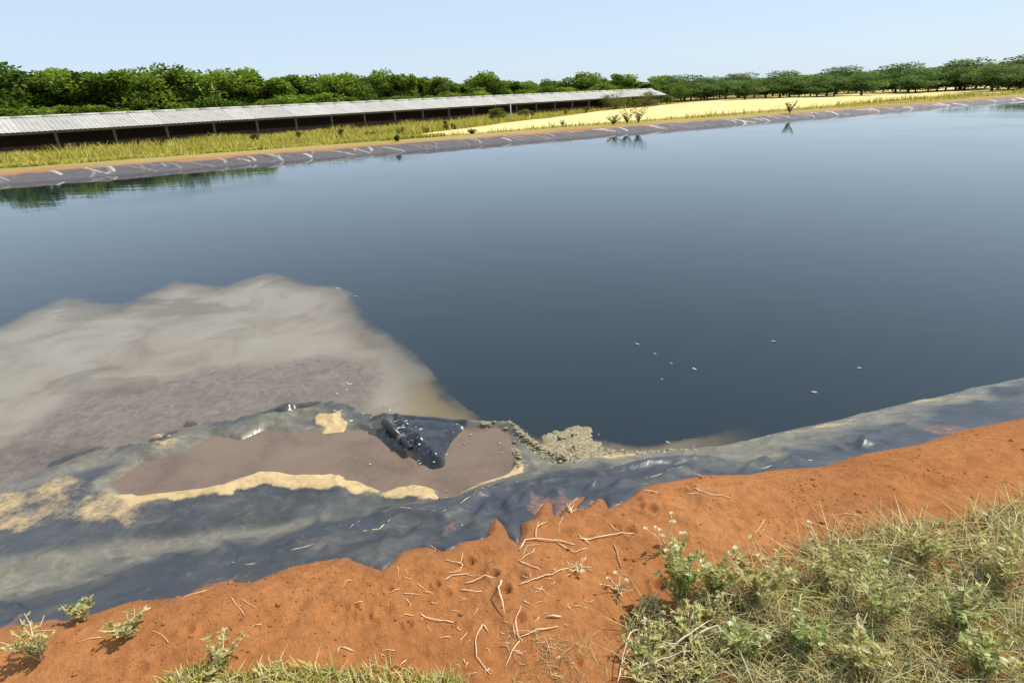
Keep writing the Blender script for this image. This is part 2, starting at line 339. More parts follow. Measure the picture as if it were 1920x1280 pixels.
# ------------------------------------------------------------------ ground sheet (polar, fine where it is near)
rr_ = [0.45]
while rr_[-1] < 5000:
    q = rr_[-1]; k = 1.008 if q < 1.6 else 1.0048 if q < 2.75 else 1.009 if q < 4.2 else 1.03 if q < 21 else 1.008 if q < 36 else 1.03 if q < 150 else 1.12; rr_.append(q * k)
rr_ = np.array(rr_); th = np.concatenate([np.arange(-180, -58, 6.0), np.concatenate([np.arange(-58, -24, 0.27), np.arange(-24, 25, 0.15), np.arange(25, 58, 0.27)]), np.arange(58, 180.1, 6.0)]); th = np.radians(th)
RR, TH = np.meshgrid(rr_, th, indexing='ij'); X = RR * np.sin(TH); Y = RR * np.cos(TH)
Z, S_, pit, u, v = ground(X, Y, True, True)
redm = 1 - ss(v + 1.5 * fbm(X * 0.3, Y * 0.3, 5), VF(u) - 0.9, VF(u) + 1.6); dryg = 1 - redm
dryg = np.maximum(dryg, ss(-v + 0.5 * fbm(X, Y, 51), 3.5, 6)); damp = ss(S_, -0.10, 0.02) * (v < 5) * 0.5
zone = np.stack([redm, dryg, damp], -1).reshape(-1, 3)
vv = np.stack([X, Y, Z], -1).reshape(-1, 3); ff = grid_faces(len(rr_), len(th))[:, ::-1]
vv = np.vstack([vv, [[0, 0, 0]]]); zone = np.vstack([zone, [[1, 0, 0]]])
g = link('ground', mesh('ground', vv, ff, True, Zone=zone), 'soil'); tag(g, kind='structure')

# pond water
q = [xy(U0 + 0.2, 1.6), xy(U1 - 0.2, 1.6), xy(U1 - 0.2, VF(U1 - .2) - 0.05), xy(U0 + 0.2, VF(U0 + .2) - 0.05)]
o = link('water', mesh('water', [(a, b, WZ) for a, b in q], [[0, 1, 2, 3]], False), 'water'); tag(o, kind='structure')

# ------------------------------------------------------------------ the liner: sheet on the bank at the camera's feet, sheet on the opposite bank
PUD = poly([(215, 905), (270, 870), (350, 850), (400, 818), (450, 828), (500, 806), (560, 816), (623, 812), (660, 808), (700, 815), (725, 828), (760, 850), (790, 870), (812, 879), (832, 876), (837, 852), (850, 832), (870, 812), (890, 801), (920, 801), (945, 815), (956, 840), (960, 862), (950, 880), (920, 895), (890, 908), (865, 925), (848, 942), (836, 952), (830, 930), (826, 915),
            (790, 910), (760, 905), (720, 912), (690, 905), (650, 890), (623, 884), (560, 886), (490, 878), (420, 905), (340, 915), (260, 925)], -0.43)
TRI = poly([(735, 783), (800, 783), (880, 791), (870, 808), (850, 828), (836, 848), (832, 872), (812, 878), (790, 864), (765, 835), (745, 812)], -0.42)
LP = lambda l, z: poly(l, z)
R1 = LP([(-200, 960), (-60, 895), (60, 870), (170, 830), (270, 825), (350, 785), (440, 782), (510, 758), (600, 750), (660, 760), (705, 785), (740, 815), (775, 848), (805, 872)], -0.40)
R2 = LP([(705, 785), (790, 783), (850, 786), (890, 795), (930, 791), (958, 798), (985, 818), (1020, 840), (1060, 862)], -0.42)
R3 = LP([(560, 1000), (623, 985), (662, 978), (692, 955), (730, 946), (782, 962), (832, 982), (868, 958), (905, 922), (960, 905), (1000, 896), (1100, 881), (1145, 881), (1200, 870), (1245, 858), (1327, 846)], -0.22)
R4 = LP([(650, 996), (690, 999), (714, 999), (724, 982), (738, 960)], -0.18)
SHELF = LP([(-250, 1010), (-100, 930), (60, 890), (200, 850), (300, 830), (380, 800), (440, 792), (520, 775), (623, 760), (700, 785), (735, 783), (880, 790), (965, 796), (1000, 842), (1060, 872), (1060, 960), (900, 1000), (600, 1010), (200, 1060), (-250, 1130)], -0.42)
R5 = LP([(560, 935), (623, 930), (680, 938), (730, 948), (790, 962), (838, 962), (880, 940), (950, 905)], -0.30)
CR = [LP(l, -0.41) for l in (
    [(590, 772), (640, 774), (651, 790), (645, 806), (600, 810)],
    [(200, 925), (260, 918), (340, 908), (420, 898), (490, 872), (560, 880), (623, 882), (650, 892), (672, 890), (690, 903), (720, 911), (760, 906), (790, 905), (826, 914), (831, 935), (828, 952), (800, 957), (768, 942), (720, 926), (660, 921), (634, 917), (560, 918), (480, 908), (430, 925), (330, 935), (240, 945)],
    [(848, 940), (868, 922), (905, 902), (950, 884), (962, 864), (974, 853), (981, 872), (975, 890), (940, 903), (900, 918), (868, 940)],
    [(935, 795), (966, 790), (976, 815), (1000, 835), (1060, 858), (1140, 866), (1190, 860), (1200, 850), (1150, 838), (1110, 822), (1060, 845), (1000, 818), (975, 800)])]
_uu = np.concatenate([np.arange(-9, -1.6, 0.04), np.arange(-1.6, 2.6, 0.011), np.arange(2.6, 16, 0.045)]); _vv = np.concatenate([np.arange(1.2, 4.9, 0.0125), np.arange(4.9, 8, 0.2)])
Ug, Vg = np.meshgrid(_uu, _vv, indexing='ij'); LX, LY = xy(Ug, Vg)
def g_(pts, s): return np.exp(-(seg_dist(LX, LY, pts) / s) ** 2)
Sg = sdist(LX, LY, REG); pud = sdist(LX, LY, PUD); tri = sdist(LX, LY, TRI)
shelf = ss(Ug, -6.5, -4.5) * (1 - ss(Ug, 0.9, 1.5)); outer = ss(-seg_dist(LX, LY, R1 ), -0.5, 0)
lz = np.maximum(bank(Ug, Vg), -1.4)
pock = np.maximum.reduce([ss(pud, -0.25, 0.0), ss(tri, -0.12, 0.02), g_(R1, 0.26), g_(R2, 0.07)])       # the loose pocket that floats up
lz = lz * (1 - pock) + np.maximum(lz, -0.462) * pock
shm = ss(sdist(LX, LY, SHELF), -0.08, 0.03); lz = lz * (1 - shm) + np.maximum(lz, -0.424) * shm
_k = ss(pud, -0.10, 0.06); lz = lz * (1 - _k) + np.minimum(lz, -0.465) * _k
lump = fbm(LX * 9, LY * 9, 21, 4)
lz += g_(R1, 0.16) * (0.035 + 0.06 * lump) * (0.45 + 0.55 * ss(Ug, -0.75, -0.3)) * (1 - ss(pud, -0.03, 0.03)) + g_(R2, 0.03) * 0.035 + 0.02 * ss(tri, 0, 0.08)
insd = ss(Sg, 0.02, 0.16); above = ss(lz, -0.5, -0.40)
lz += insd * above * (g_(R3, 0.05) * 0.040 + g_(R4, 0.035) * 0.03 + g_(R5, 0.06) * 0.025)
wr = 1 - np.abs(2 * noise(Ug * 3.6 + 1.2 * fbm(LX * 2, LY * 2, 8), Vg * 1.6 + 0.6 * fbm(LX * 2, LY * 2, 14), 40) - 1)
wr2 = 1 - np.abs(2 * noise((Ug * 0.8 + Vg * 0.6) * 9 + fbm(LX * 4, LY * 4, 18), (Vg * .8 - Ug * .6) * 3.2 + fbm(LX * 4, LY * 4, 19), 43) - 1)
nop = 1 - ss(pud, -0.05, 0.02)
PLEAT = [LP(l, -0.1) for l in ([(967, 1020), (958, 960), (950, 930), (966, 902)], [(908, 1010), (893, 965), (914, 922)], [(1046, 955), (1040, 920), (1044, 895)], [(1082, 946), (1094, 915), (1118, 885)], [(1145, 945), (1150, 915), (1168, 880)], [(716, 1070), (730, 1010), (738, 962)], [(830, 1032), (846, 995), (866, 960)], [(995, 968), (985, 930), (990, 900)], [(770, 1022), (785, 990), (790, 965)], [(560, 1040), (590, 1000), (600, 980)], [(1400, 870), (1410, 845), (1440, 820)], [(1250, 886), (1262, 868), (1285, 850)], [(400, 1065), (430, 1030), (440, 1000)], [(1620, 810), (1630, 790), (1660, 770)])]
for i_, pl_ in enumerate(PLEAT): lz += insd * above * nop * g_(pl_, 0.022 + 0.008 * (i_ % 3)) * (0.020 + 0.006 * (i_ % 4))
lz += insd * above * nop * (0.020 * (wr ** 4) + 0.006 * (wr2 ** 4) + 0.030 * fbm(LX * 1.7, LY * 1.7, 61, 2) + 0.002 * fbm(LX * 12, LY * 12, 33, 3))
lz += np.where(Sg < 0.02, np.clip(Sg - 0.02, -0.06, 0) * 0.8, 0)
crust = np.zeros_like(lz)
for k, pts in enumerate(CR): crust = np.maximum(crust, ss(sdist(LX, LY, pts) - 0.008 + 0.05 * fbm(LX * 11, LY * 11, 70 + k, 5), -0.02, 0.02) * (1.0 if k < 3 else 0.62))
side = (1 - ss(Ug, -1.4, -1.0)) + ss(Ug, 2.2, 2.6)
crust = np.maximum(crust, 0.7 * side * ss(-np.abs(lz + 0.40 + 0.02 * fbm(LX * 4, LY * 4, 77)), -0.05, -0.01) * ss(fbm(LX * 2.2, LY * 2.2, 80), -0.15, 0.25) * 0.8)
lz += 0.012 * crust
dust = ss(-Sg + 0.06 * fbm(Ug * 9, Vg * 4, 90, 4), -0.012, 0.015) * 0.8 + 0.42 * ss(fbm(Ug * 5, Vg * 1.5, 95), 0.16, 0.5) * ss(-Sg, -0.5, -0.1)
dust = np.clip(dust * ss(lz, -0.42, -0.25), 0, 1)
mud = ss(lz, -0.53, -0.46) * (1 - ss(lz - 0.06 * ss(Ug, 0.9, 1.4) * (1 - ss(Ug, 2.6, 3.5)) + 0.13 * fbm(LX * 3, LY * 3, 99, 4), -0.385, -0.30)) * (1 - ss(tri, -0.02, 0.02)) * (1 - 0.75 * g_(R1, 0.15)) * 0.9
bankside = ss(sdist(LX, LY, SHELF), 0.10, 0.22) * (1 - ss(pud, -0.16, -0.06)); mud = mud * (1 - 0.85 * bankside * ss(0.25 * fbm(LX * 1.6, LY * 1.6, 107) - Ug, -1.6, -0.2))
mud = np.maximum(mud, 0.25 * ss(fbm(LX * 3.5, LY * 3.5, 104), 0.1, 0.45))
wetm = np.clip(np.maximum.reduce([ss(-lz, 0.40, 0.44), ss(tri, -0.02, 0.03), g_(R1, 0.12) * 0.8]), 0, 1)
LZ = lz
zone = np.stack([dust, crust, wetm], -1).reshape(-1, 3)
liner = empty('pond_liner', (*xy(0.5, 2.3), 0)); lx, ly = xy(0.5, 2.3)
tag(liner, 'wrinkled dark grey plastic sheet lining the banks of the pond', 'pond liner')
fl = grid_faces(len(_uu), len(_vv))
keep = np.ones(Ug.shape, bool); keep &= (Sg > -0.35); keep = keep.reshape(-1); fl = fl[keep[fl].all(1)]
o = link('bank_sheet', mesh('bank_sheet', np.stack([LX - lx, LY - ly, lz], -1).reshape(-1, 3), fl, True, Zone=zone, Mud=np.stack([mud, 0 * mud, 0 * mud], -1).reshape(-1, 3)), 'liner', liner)
tag(o, 'folded sheet with red dust and tan crust beside the red soil')
def lin_z(x, y):
    uu, v2 = uv(x, y); i = int(np.clip(np.searchsorted(_uu, uu), 0, len(_uu) - 1)); j = int(np.clip(np.searchsorted(_vv, v2), 0, len(_vv) - 1)); return float(LZ[i, j])
# opposite bank: folds that run slantwise down the slope
fu = np.arange(U0 + 1, U1 - 1, 0.05); fv = np.linspace(-0.22, 1.9, 40); FU, FV = np.meshgrid(fu, fv, indexing='ij')
fz = FZ - 0.25 * FV / 1.15 + 0.03 * fbm(FU * 0.7, FV, 5) + 0.02 * fbm(FU * 3, FV * 3, 6); pale = np.zeros_like(fz)
k = U0 + 2
while k < U1 - 2:
    for rep_ in range(random.choice([1, 2, 3, 4, 5])):
        sl = random.uniform(0.5, 1.4); ln = random.uniform(0.25, 0.9); t0 = random.uniform(0.05, 0.45); wd = random.uniform(0.03, 0.075); cv = random.uniform(-0.9, 0.1)
        cu = k + (FV - t0) * sl + cv * (FV - t0) ** 2; wgt = np.exp(-((FU - cu) / wd) ** 2) * ss(FV, t0 - 0.1, t0 + 0.15) * (1 - ss(FV, t0 + ln, t0 + ln + 0.3))
        fz += random.uniform(0.02, 0.06) * wgt; pale = np.maximum(pale, random.choice([0.15, 0.3, 0.6, 1.0]) * np.exp(-((FU - cu + 0.015) / (wd * 0.9)) ** 2) * (wgt > 0.25))  # pale: glint along each fold, put into the colour
        k += random.uniform(0.14, 0.34)
    k += random.choice([0.3, 0.5, 0.8, 1.1, 1.7]) * random.uniform(0.8, 1.2)
fz = np.where(FV < 0.05, fz - (0.05 - FV) * 0.5, fz); FXx, FYy = xy(FU, VF(FU) - FV)
zone = np.stack([0.5 * ss(-FV + 0.3 * fbm(FU, FV, 8), -0.35, 0.1) + 0.30, 0 * pale, ss(FV, 1.15, 1.35) * 0.4], -1).reshape(-1, 3)
o = link('bank_sheet', mesh('bank_sheet', np.stack([FXx - lx, FYy - ly, fz + 0.012], -1).reshape(-1, 3), grid_faces(len(fu), len(fv))[:, ::-1], True, Zone=zone, Mud=np.stack([0.15 + 0 * pale, pale, 0 * pale], -1).reshape(-1, 3)), 'liner', liner)  # Mud: R mud, G painted sun glints
tag(o, 'far bank sheet with slanting folds and painted pale glints')

# brown puddle held in the loose pocket
def blob_sheet(name, pts, z, step, m, seed, grow=0.0, zone_fn=None):
    P = np.array(pts); x0, y0 = P.min(0) - 0.05; x1, y1 = P.max(0) + 0.05
    gx, gy = np.meshgrid(np.arange(x0, x1, step), np.arange(y0, y1, step), indexing='ij'); sd_ = sdist(gx, gy, pts) + grow
    ff = grid_faces(*gx.shape); k = (sd_ > 0).reshape(-1); ff = ff[k[ff].any(1)]
    us = np.unique(ff); mp_ = np.zeros(gx.size, int); mp_[us] = np.arange(len(us))
    vx = np.stack([gx.ravel()[us], gy.ravel()[us], np.full(len(us), z)], 1); kw = {}
    if zone_fn is not None: kw['Zone'] = zone_fn(vx[:, 0], vx[:, 1], sd_.ravel()[us])
    return link(name, mesh(name, vx, mp_[ff], True, **kw), m)
o = blob_sheet('puddle', PUD, -0.435, 0.02, 'puddle', 1, 0.06); tag(o, kind='structure')
# pale scum that floats on the water beside it
FILM = poly([(-420, 1150), (-420, 720), (-300, 700), (-150, 640), (0, 615), (120, 560), (230, 575), (330, 530), (420, 540), (500, 515), (560, 530), (600, 538), (623, 540), (640, 548), (658, 556), (666, 578), (690, 612), (735, 642), (770, 672), (800, 710), (830, 746), (852, 768), (882, 788), (890, 800), (860, 800), (800, 800), (740, 830), (640, 800), (520, 800), (330, 850), (200, 950), (0, 1010), (-150, 1100)], WZ)
YEL = poly([(800, 720), (850, 765), (880, 788), (840, 785), (790, 770)], WZ); BRN = poly([(-200, 960), (0, 840), (150, 740), (300, 720), (400, 690), (480, 690), (560, 676), (623, 668), (690, 676), (722, 700), (705, 745), (690, 775), (560, 760), (450, 790), (200, 880), (0, 960)], WZ)
def fz_(x, y, s):
    e = ss(s + 0.10 * fbm(x * 3 + fbm(x * 2, y * 2, 31), y * 3, 3, 5), -0.05, 0.13); e = e * (0.55 + 0.45 * ss(s, 0.02, 0.5)) * (1 - 0.2 * ss(fbm(x * 1.1 + 1.5 * fbm(x, y, 32), y * 2.6, 33, 5), 0.12, 0.4) * ss(-uv(x, y)[0], 0.6, 1.4))
    return np.stack([ss(sdist(x, y, YEL), -0.25, 0.1), ss(sdist(x, y, BRN) + 0.12 * fbm(x * 3, y * 3, 9), -0.12, 0.12), e], 1)
o = blob_sheet('scum_film', FILM, WZ + 0.004, 0.02, 'film', 2, 0.06, fz_); tag(o, 'thin beige scum floating on the dark water beside the liner', 'scum', kind='stuff')

FR = poly([(960, 806), (985, 822), (1015, 834), (1060, 838), (1115, 832), (1160, 843), (1200, 848), (1245, 842), (1327, 828), (1420, 806), (1440, 830), (1327, 860), (1150, 880), (1000, 860), (960, 830)], WZ)
o = blob_sheet('scum_film', FR, WZ + 0.004, 0.02, 'film', 3, 0.05, lambda x, y, s: np.stack([0 * x + 0.3, 0 * x + 0.55, 0.75 * ss(s + 0.04 * fbm(x * 8, y * 8, 3), -0.03, 0.06) * (1 - ss(uv(x, y)[0], 1.7, 2.45))], 1)); tag(o, 'narrow olive brown scum fringe along the waterline by the foam', 'scum', kind='stuff')
# thin lines of dried scum along the folds
sb = MB()
def streak(px, z0, rad=0.005):
    P = np.array(poly(px, z0)); pts = []
    for i in range(len(P) - 1):
        n = max(2, int(np.linalg.norm(P[i + 1] - P[i]) / 0.02))
        for k in range(n): pts.append(P[i] + (P[i + 1] - P[i]) * k / n)
    pts = np.array(pts); pts += 0.006 * np.stack([fbm(pts[:, 0] * 30, pts[:, 1] * 30, 5), fbm(pts[:, 0] * 30, pts[:, 1] * 30, 6)], 1)
    i = 0
    while i < len(pts) - 2:
        n = random.randint(5, 16); seg = pts[i:i + n]
        if len(seg) > 2: sb.tube([(a, b, lin_z(a, b) + 0.001) for a, b in seg], [rad * random.uniform(0.2, 0.8) * math.sin(math.pi * (j + 0.6) / (len(seg) + 0.4)) for j in range(len(seg))], 5)
        i += n + random.choice([0, 0, 1, 3])
for px, z0, r_ in (([(655, 985), (672, 968), (692, 953), (730, 946)], -.2, .004), ([(668, 995), (690, 1000), (712, 999), (722, 985), (728, 972), (736, 960)], -.18, .006), ([(735, 948), (782, 962), (832, 982), (868, 958), (905, 922), (962, 904), (1000, 897)], -.22, .004),
                   ([(1000, 896), (1060, 889), (1100, 882), (1145, 880), (1200, 868), (1245, 858)], -.25, .005), ([(1120, 890), (1150, 878), (1200, 866), (1225, 857)], -.28, .005), ([(1195, 903), (1212, 892), (1262, 881), (1284, 868), (1292, 855), (1278, 845)], -.15, .007),
                   ([(860, 935), (890, 915), (930, 900), (965, 885)], -.3, .006), ([(1010, 895), (1030, 893), (1070, 890)], -.25, .005), ([(1040, 866), (1070, 864), (1100, 866), (1140, 862)], -.40, .006), ([(1200, 848), (1240, 840), (1290, 838), (1327, 828)], -.42, .005),
                   ([(623, 992), (648, 988)], -.2, .006), ([(1330, 860), (1400, 862), (1460, 836), (1540, 836)], -.1, .006), ([(400, 1030), (470, 1040), (540, 1010), (600, 1000)], -.15, .006), ([(1400, 815), (1500, 800), (1620, 780)], -.4, .006)):
    streak(px, z0, r_)
o = sb.build('scum_line', 'cream'); tag(o, 'thin cream lines of dried scum along the folds of the liner', 'scum', kind='stuff')
# foam cluster lodged at the edge
def rock(nv=1, jit=0.25, sc=(1, 1, 1)):
    import bmesh
    bm = bmesh.new(); bmesh.ops.create_icosphere(bm, subdivisions=nv, radius=1.0)
    sx, sy = random.random() * 50, random.random() * 50; v = np.array([q.co[:] for q in bm.verts]); f = np.array([[l.index for l in q.verts] for q in bm.faces]); bm.free()
    r = 1 + jit * 2 * fbm(v[:, 0] * 1.6 + sx + v[:, 2], v[:, 1] * 1.6 + sy - v[:, 2], 4, 3); return v * r[:, None] * np.array(sc), f
FO = poly([(1018, 832), (1022, 815), (1040, 802), (1062, 804), (1078, 797), (1098, 800), (1104, 815), (1125, 832), (1140, 850), (1110, 864), (1060, 862), (1030, 850)], -0.43)
P = np.array(FO); cs_ = []
while len(cs_) < 150:
    q = rng.uniform(P.min(0), P.max(0))
    if float(sdist(q[:1], q[1:], FO)[0]) > -0.004: cs_.append((*q, random.choice([.014, .018, .022, .028, .036, .045])))
gx, gy = np.meshgrid(np.arange(P[:, 0].min() - .05, P[:, 0].max() + .05, .0035), np.arange(P[:, 1].min() - .05, P[:, 1].max() + .05, .0035), indexing='ij'); wx = gx + .014 * fbm(gx * 28, gy * 28, 3); wy = gy + .014 * fbm(gx * 28, gy * 28, 5)
hh = np.full(gx.shape, -1.0)
for cx_, cy_, r_ in cs_: dq = (wx - cx_) ** 2 + (wy - cy_) ** 2; hh = np.maximum(hh, np.where(dq < r_ * r_, 0.002 + 0.5 * np.sqrt(np.maximum(r_ * r_ - dq, 0)) * (1 if r_ < .03 else .6), -1.0))
sf = sdist(gx, gy, FO); ok = hh > 0; top = np.where(ok, hh, 0) + .006 * fbm(gx * 60, gy * 60, 7) * ok + .012 * ss(sf, 0, .1) * ok
base = np.array([max(WZ, lin_z(a, b)) for a, b in zip(gx[::4, ::4].ravel(), gy[::4, ::4].ravel())]).reshape(gx[::4, ::4].shape).repeat(4, 0).repeat(4, 1)[:gx.shape[0], :gx.shape[1]]
ff = grid_faces(*gx.shape); kf = ok.reshape(-1); ff = ff[kf[ff].any(1)]; us = np.unique(ff); mp_ = np.zeros(gx.size, int); mp_[us] = np.arange(len(us))
vx = np.stack([gx.ravel()[us], gy.ravel()[us], (np.maximum(base, WZ) + top * .75 - .004).ravel()[us]], 1); o = link('foam_clump', mesh('foam_clump', vx, mp_[ff]), 'foam'); tag(o, 'lumpy grey-yellow foam cluster lodged against the liner in dark water', 'foam')
mb = MB()
for k in range(26):
    a = at(rng.uniform(1025, 1130), rng.uniform(812, 862), -0.42); an_ = random.uniform(0, 3.14); L_ = random.uniform(.015, .05); z = max(WZ, lin_z(*a)) + .02
    mb.tube([(a[0], a[1], z), (a[0] + math.cos(an_) * L_, a[1] + math.sin(an_) * L_, z + random.uniform(-.004, .008))], [.0016, .001], 5)
o = mb.build('straw_litter', 'cream'); tag(o, 'short pale straws caught in the foam cluster', 'straw', kind='stuff')
# second, flatter froth along the seam between puddle and pond
V = []; F = []; n = 0
for k in range(420):
    sgm = random.choice([[(1130, 846), (1180, 850), (1240, 846), (1330, 834)], [(905, 797), (966, 796), (978, 815), (1000, 835)], [(1000, 835), (1030, 855), (1080, 866)], [(955, 825), (966, 850), (975, 870)], [(1110, 850), (1160, 845), (1215, 850)]]); i = random.randrange(len(sgm) - 1); q = random.random()
    px = np.array(sgm[i]) * (1 - q) + np.array(sgm[i + 1]) * q + rng.normal(0, 5, 2); c = at(*px, -0.42); r_ = random.uniform(0.004, 0.014)
    a, f = rock(2, 0.5, (r_ * 1.3, r_, r_ * 0.35)); V.append(a + [c[0], c[1], max(WZ, lin_z(*c)) + r_ * 0.2]); F.append(f + n); n += len(a)
o = link('froth', mesh('froth', np.concatenate(V), np.concatenate(F)), 'foam'); tag(o, 'crumbly beige froth strewn along the liner seam at the waterline', 'froth', kind='stuff')
# scraps of plastic and husks on the wet ridge
V = []; F = []; n = 0
for k in range(50):
    q = random.random(); c = at(600 + 190 * q + random.gauss(0, 14), 715 + 120 * q + random.gauss(0, 22), -0.40); r_ = random.uniform(0.003, 0.014)
    r_ *= 1.15; a, f = rock(2, 0.9, (r_ * .9, r_ * random.uniform(0.3, 1) * .9, r_ * 0.12)); an = random.random() * 6.3; a = a @ np.array([[math.cos(an), math.sin(an), 0], [-math.sin(an), math.cos(an), 0], [0, 0, 1]])
    V.append(a + [c[0], c[1], max(WZ + .004, lin_z(*c)) + 0.002]); F.append(f + n); n += len(a)
for px, py in ((857, 797), (850, 812), (836, 849), (785, 864), (788, 868), (666, 855), (693, 867), (814, 872), (838, 917), (836, 929), (883, 812), (875, 825), (936, 828), (940, 845), (870, 828), (760, 800), (742, 795), (1166, 899), (987, 950), (780, 805), (865, 984)):
    c = at(px, py, -0.42 if py < 940 else -0.1); r_ = random.uniform(0.006, 0.012); a, f = rock(1, 0.35, (r_, r_ * .6, r_ * .4)); V.append(a + [c[0], c[1], max(-0.434, lin_z(*c)) + 0.002]); F.append(f + n); n += len(a)
o = link('husk_litter', mesh('husk_litter', np.concatenate(V), np.concatenate(F)), 'scrap'); tag(o, 'pale husks and scraps scattered on the wet liner ridge', 'litter', kind='stuff')

# pipe stub with a collar, half sunk between the puddle and the ridge
pa, pb = at(728, 806, -0.40), at(775, 855, -0.42); A = np.array([*pa, lin_z(*pa) + 0.018]); B = np.array([*pb, max(-0.435, lin_z(*pb)) + 0.02]); _m = (pa + pb) / 2; _l = max(0.0, lin_z(*_m) + 0.012 - (A[2] + B[2]) / 2); A[2] += _l; B[2] += _l; dv = B - A; Lp = np.linalg.norm(dv); dv /= Lp
pe = empty('pipe_stub', tuple((A + B) / 2)); O = (A + B) / 2; tag(pe, 'black plastic pipe stub with a grey collar lying between puddle and ridge', 'pipe')
def lathe(prof, k=24, axis=dv, org=A - O):
    a = np.cross(axis, (0, 0, 1)); a /= np.linalg.norm(a); b = np.cross(axis, a); mb = MB()
    for s_, r_ in prof:
        for j in range(k): th_ = 2 * math.pi * j / k; mb.v.append(org + axis * s_ + r_ * (a * math.cos(th_) + b * math.sin(th_)))
    for i in range(len(prof) - 1):
        for j in range(k): mb.f.append([i * k + j, i * k + (j + 1) % k, (i + 1) * k + (j + 1) % k, (i + 1) * k + j])
    return mb
lathe([(-0.05, 0.024), (0.0, 0.026), (Lp * 0.55, 0.026), (Lp * 0.55, 0.020), (0, 0.020)]).build('barrel', 'pvc', pe)
lathe([(Lp * .55, .022), (Lp * .55, .034), (Lp * .60, .034), (Lp * .615, .030), (Lp * .615, .020)]).build('collar', 'ring', pe)
lathe([(Lp * .60, .019), (Lp * .92, .019), (Lp * .94, .016), (Lp * .94, .012), (Lp * .7, .012)]).build('spigot', 'pvc', pe)

# foam flecks drifting on open water
for k, (px, py, r_) in enumerate([(1195, 645, .022), (1227, 663, .014), (1258, 681, .014), (1300, 692, .024), (1240, 711, .012), (668, 556, .028), (634, 541, .03), (1252, 829, .016), (1450, 640, .02), (1525, 735, .02), (1610, 690, .016)]):
    r_ *= 0.8; a, f = rock(2, 0.7, (r_ * 1.4, r_ * 0.7, r_ * 0.2)); c = at(px, py, WZ); o = link('foam_fleck', mesh('foam_fleck', a, f), 'fleck', None, (c[0], c[1], WZ + 0.002)); o.rotation_euler.z = -0.6 + random.uniform(-.4, .4)
    tag(o, 'small pale foam fleck drifting on the open dark water', 'foam', 'foam flecks on the water')

# ------------------------------------------------------------------ fields beyond the pond
TOPE = [(772, 256), (800, 250.5), (870, 242), (950, 231), (1050, 219), (1150, 206), (1250, 197), (1327, 189.5), (1450, 180), (1600, 170), (1760, 160), (1960, 149)]
BOTE = [(780, 257), (810, 255), (870, 251), (960, 244), (1040, 237), (1120, 232), (1200, 226), (1327, 216), (1450, 207), (1600, 196), (1760, 184), (1960, 170)]
ta = np.array([land(*q) for q in TOPE]); ba = np.array([land(*q) for q in BOTE]); ks = np.linspace(0, len(TOPE) - 1, 150); kk = np.arange(len(TOPE))
ta = np.stack([np.interp(ks, kk, ta[:, i]) for i in (0, 1)], 1); ba = np.stack([np.interp(ks, kk, ba[:, i]) for i in (0, 1)], 1)
qs = np.linspace(0, 1, 30)[None, :, None]; G = ba[:, None] * (1 - qs) + ta[:, None] * qs
gz_ = ground(G[..., 0], G[..., 1], False) + 0.05
gz_[:, 0] -= 0.12; gz_[:, -1] -= 0.12; gz_[0] -= 0.12
o = link('stubble_field', mesh('stubble_field', np.dstack([G, gz_]).reshape(-1, 3), grid_faces(150, 30)[:, ::-1], True), 'stubble'); tag(o, kind='structure')
FIELD = [tuple(q) for q in ba] + [tuple(q) for q in ta[::-1]]

# shed geometry (needed for where the grass stops)
E0 = np.array([-19.0, 69.6]); E1 = np.array([31.2, 119.4]); SD = (E1 - E0) / np.linalg.norm(E1 - E0); SN = np.array([-SD[1], SD[0]])
SHL = 38.0; LEN = np.linalg.norm(E1 - E0) + SHL; SB = E0 - SD * SHL; HW = 2.9; GZ, EZ, RZ = -1.42, 0.50, 1.44

def scatter(n, vlo, vhi, ulo=-40, uhi=130, dens=None):
    out = np.zeros((0, 2))
    while len(out) < n:
        uq = rng.uniform(ulo, uhi, n); vq = VF(uq) + vlo + (vhi - vlo) * rng.random(n) ** 1.6; x, y = xy(uq, vq)
        ok = (y > 5) & (np.abs(x / y) < 1.0)
        sx = (x - SB[0]) * SN[0] + (y - SB[1]) * SN[1]; ok &= (sx < -0.3)
        if dens is not None: ok &= rng.random(n) < dens(x, y)
        out = np.vstack([out, np.stack([x, y], 1)[ok]])
    return out[:n]
infield = lambda x, y: inside(x, y, FIELD)
def tufts(name, P, hlo, hhi, wid, cols, label, wts=None):
    z = ground(P[:, 0], P[:, 1], False); n = len(P); h = rng.uniform(hlo, hhi, n) * (0.35 + 0.65 * ss(uv(P[:, 0], P[:, 1])[1] - VF(uv(P[:, 0], P[:, 1])[0]), 4, 18)) * (0.6 + 0.8 * noise(P[:, 0] * 0.35, P[:, 1] * 0.35, 4))
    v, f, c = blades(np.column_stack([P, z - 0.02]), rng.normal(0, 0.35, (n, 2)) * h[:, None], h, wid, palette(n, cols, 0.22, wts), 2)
    o = link(name, mesh(name, v, f, False, Col=c), 'straw'); tag(o, label, 'grass', kind='stuff'); return o
near_berm = scatter(5000, 0.3, 3.5, dens=lambda x, y: ss(fbm(x * 0.5, y * 0.5, 44), -0.25, 0.25))
tufts('dry_grass', near_berm, 0.03, 0.10, 0.03, [(0.32, 0.22, 0.11), (0.26, 0.18, 0.09), (0.38, 0.27, 0.15)], 'short brown dry grass along the top of the far bank')
belt = scatter(60000, 3.5, 85, dens=lambda x, y: np.where(infield(x, y), 0.0, 1.0) * np.where((uv(x, y)[0] > 6) & (uv(x, y)[1] < VF(uv(x, y)[0]) + 27), 0.04, 1.0) * (0.25 + 0.75 * ss(fbm(x * 0.2, y * 0.2, 45), -0.35, 0.2)))
